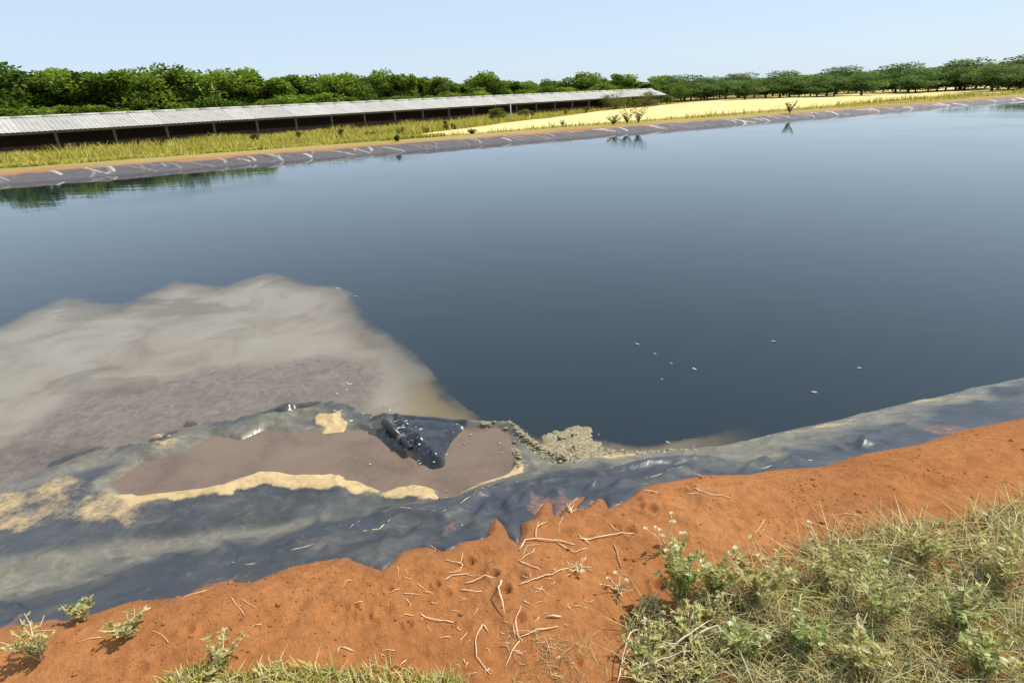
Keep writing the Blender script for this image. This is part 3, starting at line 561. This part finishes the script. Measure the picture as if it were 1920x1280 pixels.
tufts('weed_belt', belt, 0.15, 0.72, 0.085, [(0.58, 0.49, 0.09), (0.46, 0.42, 0.08), (0.34, 0.36, 0.08), (0.64, 0.52, 0.16)], 'tall olive yellow weeds between the far bank and the shed')
st = scatter(34000, 1.0, 95, 0, 130, dens=lambda x, y: np.where(infield(x, y), 1.0, 0.0))
tufts('stubble', st, 0.07, 0.17, 0.06, [(0.70, 0.56, 0.25), (0.62, 0.48, 0.19), (0.75, 0.62, 0.33)], 'pale golden straw stubble standing in the field')

# ------------------------------------------------------------------ the long low shed
shed = empty('livestock_shed', (SB[0], SB[1], GZ), math.atan2(SD[1], SD[0])); tag(shed, 'long low open-sided shed with a pale sheet roof beyond the pond', 'shed')
EH, RH = EZ - GZ, RZ - GZ                                   # local: x along the eave, y away from the pond, z up
PW = 2.12; NP = int(LEN / PW); LEN = NP * PW; sl = np.array([0, HW, RH - EH]); SLN = np.linalg.norm(sl) + 0.35
def panel_mesh(sgn):
    nx = 25; v = []; f = []
    for r_ in range(2):
        for i in range(nx):
            x = i * (PW + 0.06) / (nx - 1); wv = 0.022 * math.sin(i * math.pi / 2) ; k = r_ * SLN
            for dz in (0, -0.012): v.append((x, k, wv + dz))
    def ix(r_, i, q): return (r_ * nx + i) * 2 + q
    for i in range(nx - 1):
        f.append([ix(0, i, 0), ix(0, i + 1, 0), ix(1, i + 1, 0), ix(1, i, 0)]); f.append([ix(0, i, 1), ix(1, i, 1), ix(1, i + 1, 1), ix(0, i + 1, 1)]); f.append([ix(0, i, 1), ix(0, i + 1, 1), ix(0, i + 1, 0), ix(0, i, 0)])
    return mesh('roof_panel', v, f, False)
pm = panel_mesh(1); pm.materials.append(MT['sheet']); an = math.atan2(RH - EH, HW); rj = random.Random(3)
for i in range(NP):
    for b in (0, 1):
        o = link('roof_panel', pm, None, shed)
        if b == 0: o.location = (i * PW, -0.35 * math.cos(an), EH - 0.35 * math.sin(an) + rj.uniform(0, 0.012)); o.rotation_euler = (an + rj.uniform(-.004, .004), 0, 0)
        else: o.location = ((i + 1) * PW, 2 * HW + 0.35 * math.cos(an), EH - 0.35 * math.sin(an) + rj.uniform(0, 0.02)); o.rotation_euler = (an, 0, math.pi)
mb = MB()
for i in range(NP): mb.tube([(i * PW, HW, RH + 0.02), ((i + 1) * PW, HW, RH + 0.02)], 0.13, 8)
mb.build('ridge_cap', 'sheet', shed)
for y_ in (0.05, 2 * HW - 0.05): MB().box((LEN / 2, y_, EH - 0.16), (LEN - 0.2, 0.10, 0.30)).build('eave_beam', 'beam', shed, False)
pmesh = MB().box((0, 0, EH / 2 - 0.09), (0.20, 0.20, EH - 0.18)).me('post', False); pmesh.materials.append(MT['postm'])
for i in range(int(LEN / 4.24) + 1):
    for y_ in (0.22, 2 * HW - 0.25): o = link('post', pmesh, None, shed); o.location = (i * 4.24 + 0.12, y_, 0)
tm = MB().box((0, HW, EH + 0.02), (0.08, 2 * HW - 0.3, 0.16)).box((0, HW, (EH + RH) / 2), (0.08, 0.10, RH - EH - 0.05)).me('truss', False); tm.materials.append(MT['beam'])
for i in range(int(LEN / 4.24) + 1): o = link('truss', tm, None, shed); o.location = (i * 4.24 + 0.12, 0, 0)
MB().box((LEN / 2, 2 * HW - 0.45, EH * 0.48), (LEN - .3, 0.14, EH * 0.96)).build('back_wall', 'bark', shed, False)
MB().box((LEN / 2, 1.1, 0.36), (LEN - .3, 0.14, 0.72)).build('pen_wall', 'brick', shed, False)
for x_ in (0.05, LEN - 0.05):
    v = [(x_, 0.1, EH - .02), (x_, 2 * HW - .1, EH - .02), (x_, HW, RH - .05)]; v += [(q[0] + 0.05, q[1], q[2]) for q in v]
    link('gable', mesh('gable', v, [[0, 1, 2], [5, 4, 3], [0, 3, 4, 1], [1, 4, 5, 2], [2, 5, 3, 0]], False), 'beam', shed)

# posts in the weeds
def post(px, py, h, w_, label, m='whitepost'):
    c = land(px, py); z = gz(*c) - 0.15; mb = MB().tube([(0, 0, 0), (0.02, 0, h * 0.5), (0.0, 0, h + 0.1), (0.0, 0, h + 0.15)], [w_, w_, w_ * .95, w_ * .7], 8)
    o = mb.build('fence_post', m); o.location = (c[0], c[1], z); tag(o, label, 'post', 'posts in the dry weeds')
post(958, 226, 2.25, 0.065, 'tall slim whitish post standing in the weeds before the shed')
for px, py in ((1316, 186), (1296, 188), (1338, 184), (1362, 182)): post(px, py, 1.3, 0.07, 'short weathered post at the far edge of the golden field', 'postm')

# ------------------------------------------------------------------ trees
GREENS = [(0.150, 0.225, 0.030), (0.190, 0.265, 0.036), (0.110, 0.180, 0.026), (0.240, 0.305, 0.045)]
def crown(seed, rx, rz, zc, nb, nl, ls, cols, spread=0.75):
    r0 = np.random.default_rng(seed); P = []; D = []; K = []
    for b in range(nb):
        a = r0.uniform(0, 6.283); q = math.sqrt(r0.random()) * spread; zz = r0.uniform(-0.85, 1.0)
        c = np.array([math.cos(a) * q * rx * math.sqrt(max(0.12, 1 - 0.75 * zz * zz)), math.sin(a) * q * rx * math.sqrt(max(0.12, 1 - .75 * zz * zz)), zc + zz * rz * 0.8])
        br = rx * r0.uniform(0.20, 0.42); n = int(nl / nb); d = unit(r0.normal(size=(n, 3))); rad = br * r0.random((n, 1)) ** 0.45
        P.append(c + d * rad * [1, 1, 0.8]); D.append(unit(d + r0.normal(0, 0.6, (n, 3)) + [0, 0, -0.15])); tint = r0.uniform(0.55, 1.35)
        K.append(np.array(cols)[r0.integers(0, len(cols), n)] * tint * (1 + 0.2 * r0.normal(size=(n, 1))))
    P = np.concatenate(P); D = np.concatenate(D); K = np.clip(np.concatenate(K), 0.01, 0.5)
    return leaves(P, D, ls * r0.uniform(0.7, 1.3, len(P)), ls * 0.62, K)
def tree_meshes(seed, h, rx, cols, nl=7000, ls=0.36):
    r0 = random.Random(seed); rz = h * 0.47; zc = h * 0.55; mb = MB(); mb.tube([(0, 0, -.2), (0.05, 0.03, h * .2), (0.1, -.06, h * .42), (0.05, 0, h * .8)], [.19, .15, .11, .03], 8)
    for k in range(9):
        a = k * 2.4 + r0.random(); z0 = h * r0.uniform(.18, .55); e = (math.cos(a) * rx * .7, math.sin(a) * rx * .7, z0 + h * r0.uniform(.15, .3)); mb.tube([(.06, 0, z0), (e[0] * .5, e[1] * .5, z0 + (e[2] - z0) * .6), e], [.075, .05, .02], 6)
    v, f, c = crown(seed, rx, rz, zc, 30, nl, ls, cols, 0.85)
    tr = mb.me('trunk'); tr.materials.append(MT['bark']); cm = mesh('crown', v, f, False, Col=c); cm.materials.append(MT['leaf']); return tr, cm
KINDS = [(tree_meshes(11, 8, 3.0, GREENS), 'rounded mid-green tree with a knobbly crown in the row behind the shed'),
         (tree_meshes(12, 8, 2.4, GREENS[:3]), 'narrow upright dark green tree in the row behind the shed'),
         (tree_meshes(13, 8, 3.4, [GREENS[1], GREENS[3], (0.10, 0.17, 0.03)]), 'broad bright yellow-green tree in the row behind the shed'),
         (tree_meshes(14, 8, 2.8, [GREENS[0], GREENS[2], (0.035, 0.075, 0.018)], 4200), 'loose open-crowned deep green tree in the row behind the shed')]
FARK = (tree_meshes(15, 8, 3.6, [(0.125, 0.19, 0.055), (0.15, 0.21, 0.065), (0.09, 0.15, 0.045)], 5000), 'hazy grey-green tree in the distant belt beyond the field')
def put_tree(ms, label, x, y, top, wid, group, zg=-1.42):
    (tr, cm) = ms; h = top - zg; s = h / 8.15; o = empty('tree', (x, y, zg), random.uniform(0, 6.28)); tag(o, label, 'tree', group); o.scale = (s * wid * 1.35, s * wid * 1.35, s)
    link('trunk', tr, None, o); link('crown', cm, None, o)
def line_hit(px, off):
    d = bearing(px, 170); b = SB + SN * off; A_ = np.array([[d[0], -SD[0]], [d[1], -SD[1]]]); r, s = np.linalg.solve(A_, b); return d[:2] * r, r
def top_z(px, py, r):
    d = bearing(px, py); return EYE + d[2] * r
for i, (px, py, wd) in enumerate([(640, 134, 1.1), (672, 136, .8), (712, 131, 1.0), (757, 128, .85), (800, 135, 1.0), (826, 142, .8), (846, 152, .8), (904, 134, 1.0), (930, 143, .9), (958, 145, 1.0), (992, 150, 1.0), (1026, 145, .9), (1060, 150, 1.1), (1092, 135, 1.2), (1130, 150, .9), (1166, 137, 1.2), (1196, 152, 1), (1232, 150, .8),
                                  (600, 140, 1), (560, 128, 1.2), (505, 134, 1.1), (450, 124, 1.2), (395, 131, 1.0), (330, 120, 1.2), (265, 128, 1.1), (195, 116, 1.2), (120, 124, 1.1), (45, 112, 1.2), (-40, 112, 1.2)]):
    c, r = line_hit(px, 13 + (i * 7 % 5)); ms, lb = KINDS[(i * 3 + i // 4) % 4]; put_tree(ms, lb, c[0], c[1], top_z(px, py, r), wd, 'trees in the row behind the shed')
for i in range(26):
    px = -60 + i * 54 + random.uniform(-16, 16); c, r = line_hit(px, 22 + random.uniform(0, 6)); put_tree(*KINDS[i % 4], c[0], c[1], random.uniform(3.6, 4.8), 1.5, 'trees in the row behind the shed')
for i in range(34):
    px = -30 + i * 39 + random.uniform(-9, 9); c, r = line_hit(px, 9.5 + random.uniform(0, 2)); o = None
    put_tree(KINDS[(i * 5) % 4][0], ('low leafy dark sapling right behind the shed roof', 'low leafy bright sapling right behind the shed roof')[((i * 5) % 4) == 2], c[0], c[1], random.uniform(1.9, 2.9), 1.5, 'saplings behind the shed roof')
for i, (px, py, r) in enumerate([(1250, 152, 175), (1285, 141, 150), (1322, 145, 160), (1268, 158, 220), (1304, 153, 230), (1345, 148, 190), (1385, 138, 165), (1430, 146, 200), (1470, 134, 170), (1520, 140, 190), (1570, 126, 165), (1625, 133, 185), (1680, 120, 160), (1740, 127, 190), (1800, 112, 165), (1860, 118, 180), (1915, 104, 160), (1965, 110, 170),
                                 (1235, 157, 240), (1215, 156, 230), (1365, 150, 240), (1410, 146, 250), (1498, 143, 240), (1548, 138, 250), (1600, 136, 250), (1655, 131, 240), (1712, 130, 250), (1770, 125, 240), (1830, 121, 250), (1890, 116, 240)]):
    d = bearing(px, 165); put_tree(*FARK, d[0] * r, d[1] * r, top_z(px, py, r), 1.75, 'trees of the distant belt')
for i in range(44):
    px = 1230 + i * 17 + random.uniform(-5, 5); r = random.uniform(140, 175); d = bearing(px, 165); put_tree(FARK[0], 'low bushy tree filling the foot of the distant belt', d[0] * r, d[1] * r, random.uniform(1.2, 3.0), 1.9, 'low trees of the distant belt')

# ------------------------------------------------------------------ bushes and weeds on the far side
def shrub(name, px, py, w_, h, cols, label, cat, group, nl=1500, ls=0.13, blobs=14):
    c = land(px, py); z = gz(*c); o = empty(name, (c[0], c[1], z)); tag(o, label, cat, group); sd_ = random.randrange(9999)
    v, f, k = crown(sd_, w_, h * 0.5, h * 0.55, blobs, nl, ls, cols, 0.85); link('foliage', mesh('foliage', v, f, False, Col=k), 'leaf', o)
    mb = MB()
    for q in range(5): a = q * 1.3; mb.tube([(0, 0, -.05), (math.cos(a) * w_ * .3, math.sin(a) * w_ * .3, h * .45), (math.cos(a) * w_ * .55, math.sin(a) * w_ * .55, h * .8)], [.03, .02, .008], 5)
    mb.build('stem', 'bark', o)
OLV = [(0.15, 0.165, 0.045), (0.19, 0.19, 0.06), (0.11, 0.13, 0.04)]
for px, py, w_, h, lb in ((1152, 206, 2.6, 2.3, 'big round olive bush hiding part of the shed'), (1208, 201, 2.6, 2.3, 'second olive bush hiding the shed, nearer its end'), (1180, 203, 1.6, 1.5, 'low olive bush between two big ones before the shed'),
                          (1272, 192, 3.2, 3.2, 'dense dark green bush at the end of the shed'), (1250, 195, 1.8, 1.4, 'small pale bush under the end of the shed roof'), (932, 228, 1.3, 1.25, 'brownish green bush beside the tall slim post'), (990, 222, 1.4, .95, 'straggling low bush between the slim post and the golden field')):
    shrub('bush', px, py, w_, h, OLV if w_ < 3 else [GREENS[2], GREENS[0]], lb, 'bush', 'bushes before the shed', 2400, 0.17)
for px, py in ((640, 262), (695, 258), (752, 254), (797, 250), (838, 245), (850, 243), (1060, 216), (1100, 212), (560, 264), (480, 268), (390, 268), (300, 276), (200, 280), (90, 292)):
    shrub('weed_clump', px, py, random.uniform(.35, .65), random.uniform(.45, .85), [(0.13, 0.13, 0.035), (0.17, 0.15, 0.045), (0.09, 0.10, 0.03)], 'small dark clump standing out in the olive weeds', 'weed', 'clumps in the olive weeds', 700, 0.10, 9)
# ------------------------------------------------------------------ on the red soil: crumbs, stalks, plants
V = []; F = []; n = 0; lib = [rock(1, 0.6) for _ in range(10)]; cnt = 0
xs = rng.uniform(-3.2, 3.6, 60000); ys = rng.uniform(0.7, 3.6, 60000); uu, v2 = uv(xs, ys); Sx = edge_s(xs, ys)
ok = (Sx < 0.03) & (np.abs(xs) < 0.95 * ys + 0.3) & (rng.random(60000) < 0.10 + 0.6 * ss(fbm(xs * 2.5, ys * 2.5, 66), 0.0, 0.45)); xs = xs[ok][:9000]; ys = ys[ok][:9000]; zs = ground(xs, ys)
rad = 0.0018 + 0.0035 * rng.random(len(xs)) ** 4 + 0.006 * (rng.random(len(xs)) < 0.02)
for x, y, z, r_ in zip(xs, ys, zs, rad):
    a, f = lib[int(x * 7919) % 10]; th_ = y * 911; cs, sn = math.cos(th_), math.sin(th_); b = a * r_ * np.array([1.2, .9, .7])
    V.append(np.column_stack([b[:, 0] * cs - b[:, 1] * sn + x, b[:, 0] * sn + b[:, 1] * cs + y, b[:, 2] + z + r_ * .3])); F.append(f + n); n += len(a)
o = link('soil_crumb', mesh('soil_crumb', np.concatenate(V), np.concatenate(F), False, Zone=np.tile([1, 0, 0], (n, 1))), 'soil'); tag(o, 'loose red soil crumbs and clods on the bank', 'soil', kind='stuff')

def drape(px, lift=0.003, arch=0.0, zoff=0.0):
    P = np.array([at(a, b, 0.0) for a, b in px]); out = []
    for i in range(len(P) - 1):
        n = max(2, int(np.linalg.norm(P[i + 1] - P[i]) / 0.018))
        for k in range(n + (i == len(P) - 2)): out.append(P[i] + (P[i + 1] - P[i]) * k / n)
    out = np.array(out); out += 0.006 * np.stack([fbm(out[:, 0] * 40, out[:, 1] * 40, 5), fbm(out[:, 0] * 40, out[:, 1] * 40, 6)], 1)
    z = ground(out[:, 0], out[:, 1]); z = np.maximum(z, np.convolve(np.pad(z, 2, 'edge'), np.ones(5) / 5, 'valid'))
    for i in range(len(out)):
        if edge_s(out[i:i + 1, 0], out[i:i + 1, 1])[0] > -0.02: z[i] = max(z[i], lin_z(*out[i]))
    q = np.linspace(0, 1, len(out)); return np.column_stack([out, z + lift + arch * np.sin(math.pi * q)])
def stalk(branches, label, m='stick', name='stalk', group=None, cat='stalk'):
    """branches: (points, radius at start, radius at end, arch)"""
    mains = [drape(b[0], b[1] * 0.8, b[3]) for b in branches]; o0 = mains[0][0].copy(); e = None
    if len(mains) == 1:
        p_ = mains[0]; e = MB().tube(p_ - o0, 0.62 * np.linspace(branches[0][1], branches[0][2], len(p_)) * (1 + .2 * np.sin(np.arange(len(p_)) * 1.7)), 6).build(name, m); e.location = o0
    else:
        e = empty(name, tuple(o0))
        for i, p_ in enumerate(mains): MB().tube(p_ - o0, 0.62 * np.linspace(branches[i][1], branches[i][2], len(p_)) * (1 + .2 * np.sin(np.arange(len(p_)) * 1.7)), 6).build('stem' if i == 0 else 'branch', m, e)
    tag(e, label, cat, group); return e
stalk([([(975, 1035), (985, 1020), (1003, 1016), (1045, 1015), (1078, 1022)], .0042, .003, .006), ([(1045, 1017), (1062, 1028), (1078, 1037), (1101, 1029)], .003, .0022, .004), ([(1003, 1016), (1006, 998), (1027, 975)], .003, .0015, .012), ([(1003, 1016), (1008, 990), (1010, 978)], .002, .001, .012), ([(975, 1052), (985, 1045), (1000, 1038), (1003, 1030)], .003, .002, .004), ([(972, 1052), (990, 1062), (1014, 1073)], .0036, .002, .003), ([(978, 1045), (990, 1030), (1012, 1022)], .002, .001, .008)],
      'large branching dry root with pale forked ends lying on the soil', 'stick', 'dry_root', cat='root')
stalk([([(1085, 1012), (1105, 1012), (1128, 1006), (1155, 1000), (1188, 998)], .0042, .0028, .004), ([(1143, 982), (1152, 990), (1162, 994)], .0022, .0014, .004), ([(1085, 1007), (1106, 1021)], .0034, .003, .004)], 'straight pale stalk with a short crosspiece at its thick end', 'stick', 'dry_stalk')
stalk([([(972, 1103), (1000, 1092), (1035, 1082), (1053, 1074), (1076, 1066), (1110, 1062)], .0034, .002, .003), ([(1040, 1080), (1042, 1068)], .0018, .001, .01), ([(995, 1093), (993, 1080)], .0015, .001, .012), ([(1070, 1068), (1062, 1050)], .0018, .001, .016)], 'long thin twig with upright side shoots on the red soil', 'stick', 'dry_twig', cat='twig')
stalk([([(788, 1152), (800, 1159), (825, 1161), (851, 1163)], .0034, .0024, .004)], 'bent pale stalk lying alone on open red soil')
stalk([([(942, 1096), (937, 1122), (942, 1140), (946, 1155)], .006, .003, .03)], 'thick pale stub propped off the ground over a dark crack')
stalk([([(904, 1170), (895, 1183), (890, 1205), (893, 1228), (920, 1264)], .003, .002, .004), ([(903, 1168), (916, 1182)], .0028, .002, .004)], 'long curved stalk bowed like a sickle', 'stick', 'dry_stalk')
stalk([([(973, 1195), (990, 1190), (1008, 1184), (1045, 1175)], .0024, .0034, .006), ([(973, 1200), (960, 1220), (947, 1245)], .003, .002, .003), ([(972, 1198), (968, 1170), (978, 1140)], .003, .0018, .02), ([(965, 1195), (962, 1170)], .002, .001, .012)], 'three-armed pale straw knot beside the sickle-bowed stalk', 'stick', 'dry_stalk')
stalk([([(1026, 1157), (1050, 1158)], .0042, .004, .003)], 'short straight chip of stalk on bare soil')
stalk([([(1000, 1105), (1018, 1110), (1030, 1117)], .0022, .0016, .003)], 'small slanted straw under the long thin twig')
stalk([([(862, 1103), (880, 1106), (904, 1112)], .003, .002, .003)], 'short pale straw just below the tangled straw heap')
stalk([([(855, 1057), (868, 1060), (862, 1070), (834, 1075)], .0026, .0018, .004), ([(833, 1055), (850, 1058), (864, 1060), (868, 1040)], .0022, .0016, .008), ([(832, 1088), (850, 1078), (876, 1072)], .003, .002, .004), ([(872, 1090), (900, 1084), (930, 1080)], .0036, .0024, .004)], 'tangled heap of short straws below the liner', 'stick', 'straw_heap', cat='straw')
stalk([([(1070, 965), (1068, 945), (1066, 930)], .003, .0018, .02), ([(1070, 965), (1076, 945), (1074, 930)], .0024, .0014, .025), ([(1070, 965), (1064, 945), (1064, 925)], .002, .001, .02), ([(1068, 966), (1090, 950)], .002, .001, .01)], 'tuft of dry stems pulled up beside the liner edge', 'stick', 'dry_tuft', cat='tuft')
stalk([([(1055, 970), (1049, 985), (1047, 1004)], .002, .001, .002)], 'hair-thin stalk below the pulled-up tuft')
stalk([([(1152, 1018), (1160, 1040), (1163, 1058)], .004, .003, .006)], 'stub standing below the straight pale stalk', 'root')
stalk([([(1208, 916), (1220, 921), (1233, 924)], .0034, .0024, .004)], 'small stick close under the liner on the right-hand soil')
stalk([([(1286, 921), (1310, 923)], .0022, .0015, .003), ([(1298, 912), (1312, 920), (1330, 928), (1370, 935)], .0032, .002, .004)], 'pair of crossing sticks beside the cream-edged liner', 'stick', 'dry_stalk')
stalk([([(1316, 880), (1308, 868), (1325, 860)], .003, .002, .01), ([(1312, 872), (1320, 886)], .002, .001, .01)], 'small dry sprig at the liner edge beyond the crossing sticks', 'stick', 'dry_twig', cat='twig')
stalk([([(1158, 1280), (1163, 1250), (1176, 1225), (1196, 1192)], .003, .002, .012)], 'long leaning stalk at the edge of the straw mat')
stalk([([(753, 1112), (770, 1113), (787, 1115)], .002, .0014, .003)], 'faint thin straw on bare soil near the liner point')
stalk([([(802, 1012), (812, 1020), (818, 1030)], .002, .0014, .006)], 'thin straw leaning across the liner edge')
stalk([([(640, 1213), (662, 1219)], .0028, .002, .004), ([(640, 1212), (632, 1228)], .002, .001, .006)], 'little forked straw beside the grass tufts', 'stick', 'dry_stalk')
rs = random.Random(5)
for k in range(130):
    if k < 80: px, py = rs.uniform(630, 1200), rs.uniform(1060, 1270)
    else: px, py = rs.choice([rs.uniform(20, 620), rs.uniform(1330, 1900)]), rs.uniform(960, 1270)
    c = at(px, py, 0)
    if edge_s(np.array([c[0]]), np.array([c[1]]))[0] > -0.05: continue
    L_ = rs.uniform(8, 30) if k < 80 else rs.uniform(12, 70); a = rs.uniform(0, 3.14); dx, dy = math.cos(a) * L_, math.sin(a) * L_ * .6
    stalk([([(px, py), (px + dx * .5 + rs.uniform(-4, 4), py + dy * .5 + rs.uniform(-4, 4)), (px + dx, py + dy)], rs.uniform(.0012, .0026), .001, .003)], 'bit of dry straw strewn loose on the bare red soil', 'stick', 'straw', 'loose bits of straw on the soil', 'straw')

# leafy weeds
def weed_plant(px, py, h, spread, cols, label, nst=9, nlf=16, ls=0.026, flowers=0, name='weed_plant', group=None, spot=None, thick=1.0):
    c = at(px, py, 0) if spot is None else spot; z = gz(*c); o = empty(name, (c[0], c[1], z)); tag(o, label, 'plant', group); mb = MB(); P = []; D = []; tips = []
    for s_ in range(nst):
        a = rs.uniform(0, 6.28); q = spread * rs.uniform(.25, 1); hh = h * rs.uniform(.55, 1.05); pts = [(0, 0, -.01)]; 
        for k in range(1, 6):
            f = k / 5; pts.append((math.cos(a) * q * f ** 1.3 + rs.uniform(-.006, .006), math.sin(a) * q * f ** 1.3 + rs.uniform(-.006, .006), hh * f * (1.15 - .15 * f)))
        mb.tube(pts, np.array([.0026, .0023, .002, .0017, .0013, .0008]) * thick, 5); tips.append(pts[-1])
        for k in range(nlf):
            f = rs.uniform(.15, 1) * 5; i = min(4, int(f)); f -= i; b = np.array(pts[i]) * (1 - f) + np.array(pts[i + 1]) * f; aa = rs.uniform(0, 6.28); P.append(b); D.append((math.cos(aa), math.sin(aa), rs.uniform(-.1, .9)))
    mb.build('stem', 'stick' if cols[0][0] > .3 else 'bark', o); P = np.array(P); D = np.array(D)
    v, f, k = leaves(P, D, ls * rng.uniform(.6, 1.3, len(P)), ls * .5, palette(len(P), cols, .2), np.tile([0, 0, 1.0], (len(P), 1)) + rng.normal(0, .35, (len(P), 3))); link('foliage', mesh('foliage', v, f, False, Col=k), 'leaf', o)
    for k in range(flowers):
        t_ = np.array(tips[k % len(tips)]); n = 9; aa = np.arange(n) * 6.283 / n + rs.random(); q = t_ + np.array([rs.uniform(-.012, .012), rs.uniform(-.012, .012), rs.uniform(-.004, .012)])
        d = np.column_stack([np.cos(aa), np.sin(aa), rng.uniform(.3, 1.3, n)]); v, f, kk_ = leaves(np.tile(q, (n, 1)), d, .012, .010, palette(n, [(.74, .72, .52), (.64, .62, .44)], .1), np.tile([0, 0, 1.0], (n, 1))); link('flower', mesh('flower', v, f, False, Col=kk_), 'straw', o)
    return o
GG = [(0.36, 0.42, 0.14), (0.46, 0.50, 0.20), (0.22, 0.28, 0.08), (0.56, 0.57, 0.30)]; GY = [(0.44, 0.43, 0.15), (0.54, 0.50, 0.22), (0.30, 0.32, 0.10), (0.60, 0.55, 0.32)]; DR = [(0.62, 0.54, 0.30), (0.52, 0.46, 0.23), (0.42, 0.40, 0.17)]
weed_plant(1270, 1128, .235, .085, GG, 'bushy grey-green weed casting a dark shadow on the soil', 30, 34, .021, 5)
weed_plant(1335, 1110, .19, .09, GG + GY, 'smaller green weed beside the bushy grey-green one', 20, 26, .02, 4)
weed_plant(1215, 1170, .07, .06, GY, 'low yellow-green weed at the rim of the straw mat', 12, 16, .018, 2)
weed_plant(1160, 1100, .05, .07, DR, 'withered low sprig beside the long thin twig', 9, 6, .014, 2)
weed_plant(1085, 1072, .035, .05, DR, 'tiny withered sprig at the tip of the long thin twig', 7, 5, .012, 1)
fo = weed_plant(1246, 1030, .15, .07, GY, 'sparse weed topped with small cream flowers on the soil', 7, 3, .012, 9)
weed_plant(1210, 1235, .08, .08, GG + GY, 'sprawling pale green weed in the straw mat', 16, 18, .02, 0)
weed_plant(1300, 1200, .09, .10, GY + GG, 'matted yellow-green weed among long grass blades', 18, 18, .018, 0)
for px, py, w_, h, lb in ((1055, 238, .32, .62, 'spindly green weed alone on the far bank by the water'), (1150, 234, .6, .5, 'low green weed on the far bank beside the tallest weed'), (1176, 232, .5, .75, 'green weed on the far bank between a low and a tall one'), (1197, 231, .6, .95, 'tallest green weed on the far bank'), (745, 266, .12, .3, 'tiny weed on the far bank before the olive weeds'), (885, 252, .3, .22, 'flat green weed on the far bank at the tip of the golden field'), (1480, 213, .4, .7, 'bushy weed on the far bank before the distant tree belt')):
    weed_plant(px, py, h, w_ * 1.1, [(0.12, 0.17, 0.04), (0.17, 0.21, 0.06), (0.08, 0.12, 0.03)], lb, 15, 17, 0.12, 0, 'weed', 'weeds on the far bank', land(px, py), 3.0)
for k, (px, py, hh) in enumerate([(1420, 1120, .2), (1500, 1210, .16), (1560, 1090, .18), (1650, 1170, .22), (1720, 1060, .15), (1790, 1190, .2), (1880, 1100, .22), (1395, 1230, .12), (1600, 1250, .15), (1840, 1260, .16)]):
    weed_plant(px, py, hh, hh * .6, GG if k % 2 else GY, ('bushy grey-green weed in the thicket past the straw mat', 'yellow-green weed in the thicket past the straw mat')[1 - k % 2], 15, 20, .024, k % 4, 'weed_plant', 'weeds of the thicket')
for k, (px, py, hh) in enumerate([(1240, 1205, .07), (1255, 1265, .08), (1320, 1250, .09), (1285, 1165, .08), (1335, 1160, .10), (1200, 1275, .06), (1300, 1290, .08), (1225, 1140, .05)]): weed_plant(px, py, hh, hh * .9, GY + DR if k % 2 else GG + DR, 'pale half-dry weed growing through the straw mat', 15, 15, .016, 0, 'weed_plant', 'weeds of the straw mat')
for k, (px, py, hh) in enumerate([(80, 1240, .14), (250, 1190, .10), (420, 1250, .1), (150, 1150, .08)]): weed_plant(px, py, hh, hh * .8, GY, 'low yellow-green weed on the soil past the grass tufts', 13, 18, .02, 0, 'weed_plant', 'weeds past the grass tufts')

def mat_blades(name, polyg, n, hlo, hhi, wid, cols, label, lean=1.0, cat='grass'):
    P = np.array(poly(polyg, 0)); out = np.zeros((0, 2))
    while len(out) < n:
        q = rng.uniform(P.min(0), P.max(0), (n, 2)); s_ = sdist(q[:, 0], q[:, 1], [tuple(k) for k in P]) + 0.05 * fbm(q[:, 0] * 9, q[:, 1] * 9, 8); out = np.vstack([out, q[(s_ > 0) & (rng.random(n) < .35 + ss(fbm(q[:, 0] * 7, q[:, 1] * 7, 81), -.3, .2)) & (edge_s(q[:, 0], q[:, 1]) < -.05)]])
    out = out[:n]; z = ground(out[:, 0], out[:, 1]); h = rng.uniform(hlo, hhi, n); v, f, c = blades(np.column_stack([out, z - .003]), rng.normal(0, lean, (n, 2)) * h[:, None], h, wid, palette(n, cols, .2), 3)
    o = link(name, mesh(name, v, f, False, Col=c), 'straw'); tag(o, label, cat, kind='stuff')
mat_blades('straw_mat', [(1185, 1330), (1195, 1240), (1180, 1180), (1225, 1150), (1270, 1130), (1330, 1100), (1420, 1080), (1560, 1010), (1760, 980), (2000, 930), (2100, 1330)], 11000, .008, .075, .0045, DR + GY + [(.55, .50, .30), (.12, .10, .05)], 'flattened mat of pale straw and withered grass under the weeds', 1.6)
mat_blades('grass_tuft', [(250, 1330), (300, 1265), (470, 1250), (620, 1256), (660, 1258), (700, 1250), (780, 1248), (800, 1268), (860, 1278), (880, 1340)], 3600, .012, .045, .0055, [(.56, .50, .15), (.64, .56, .22), (.42, .42, .11), (.70, .62, .36)], 'short yellow-green grass tufts at the foot of the bare soil', .6)
mat_blades('sparse_grass', [(940, 1280), (960, 1200), (1000, 1180), (1080, 1190), (1150, 1200), (1150, 1290), (1000, 1300)], 220, .006, .03, .003, DR, 'few thin withered blades on the bare soil', 1.4)
# long bent grass blades
for k, (pts, r_) in enumerate([([(1245, 1240), (1290, 1210), (1335, 1175)], .0045), ([(1285, 1222), (1320, 1200), (1350, 1185)], .0055), ([(1210, 1138), (1250, 1122), (1290, 1115), (1340, 1110)], .002), ([(1180, 1275), (1240, 1258), (1310, 1228)], .003), ([(1290, 1195), (1297, 1175), (1303, 1158)], .003), ([(1230, 1215), (1255, 1232), (1275, 1222)], .0035), ([(1195, 1192), (1180, 1210), (1160, 1270)], .003)]):
    p_ = drape(pts, .035, .03); o0 = p_[0].copy(); o = MB().tube(p_ - o0, np.linspace(r_, r_ * .4, len(p_)), 4).build('grass_blade', 'stick'); o.location = o0; o.data.materials[0] = MT['cream']
    tag(o, 'long pale grass blade bent over the straw mat', 'grass', 'long blades over the straw mat')
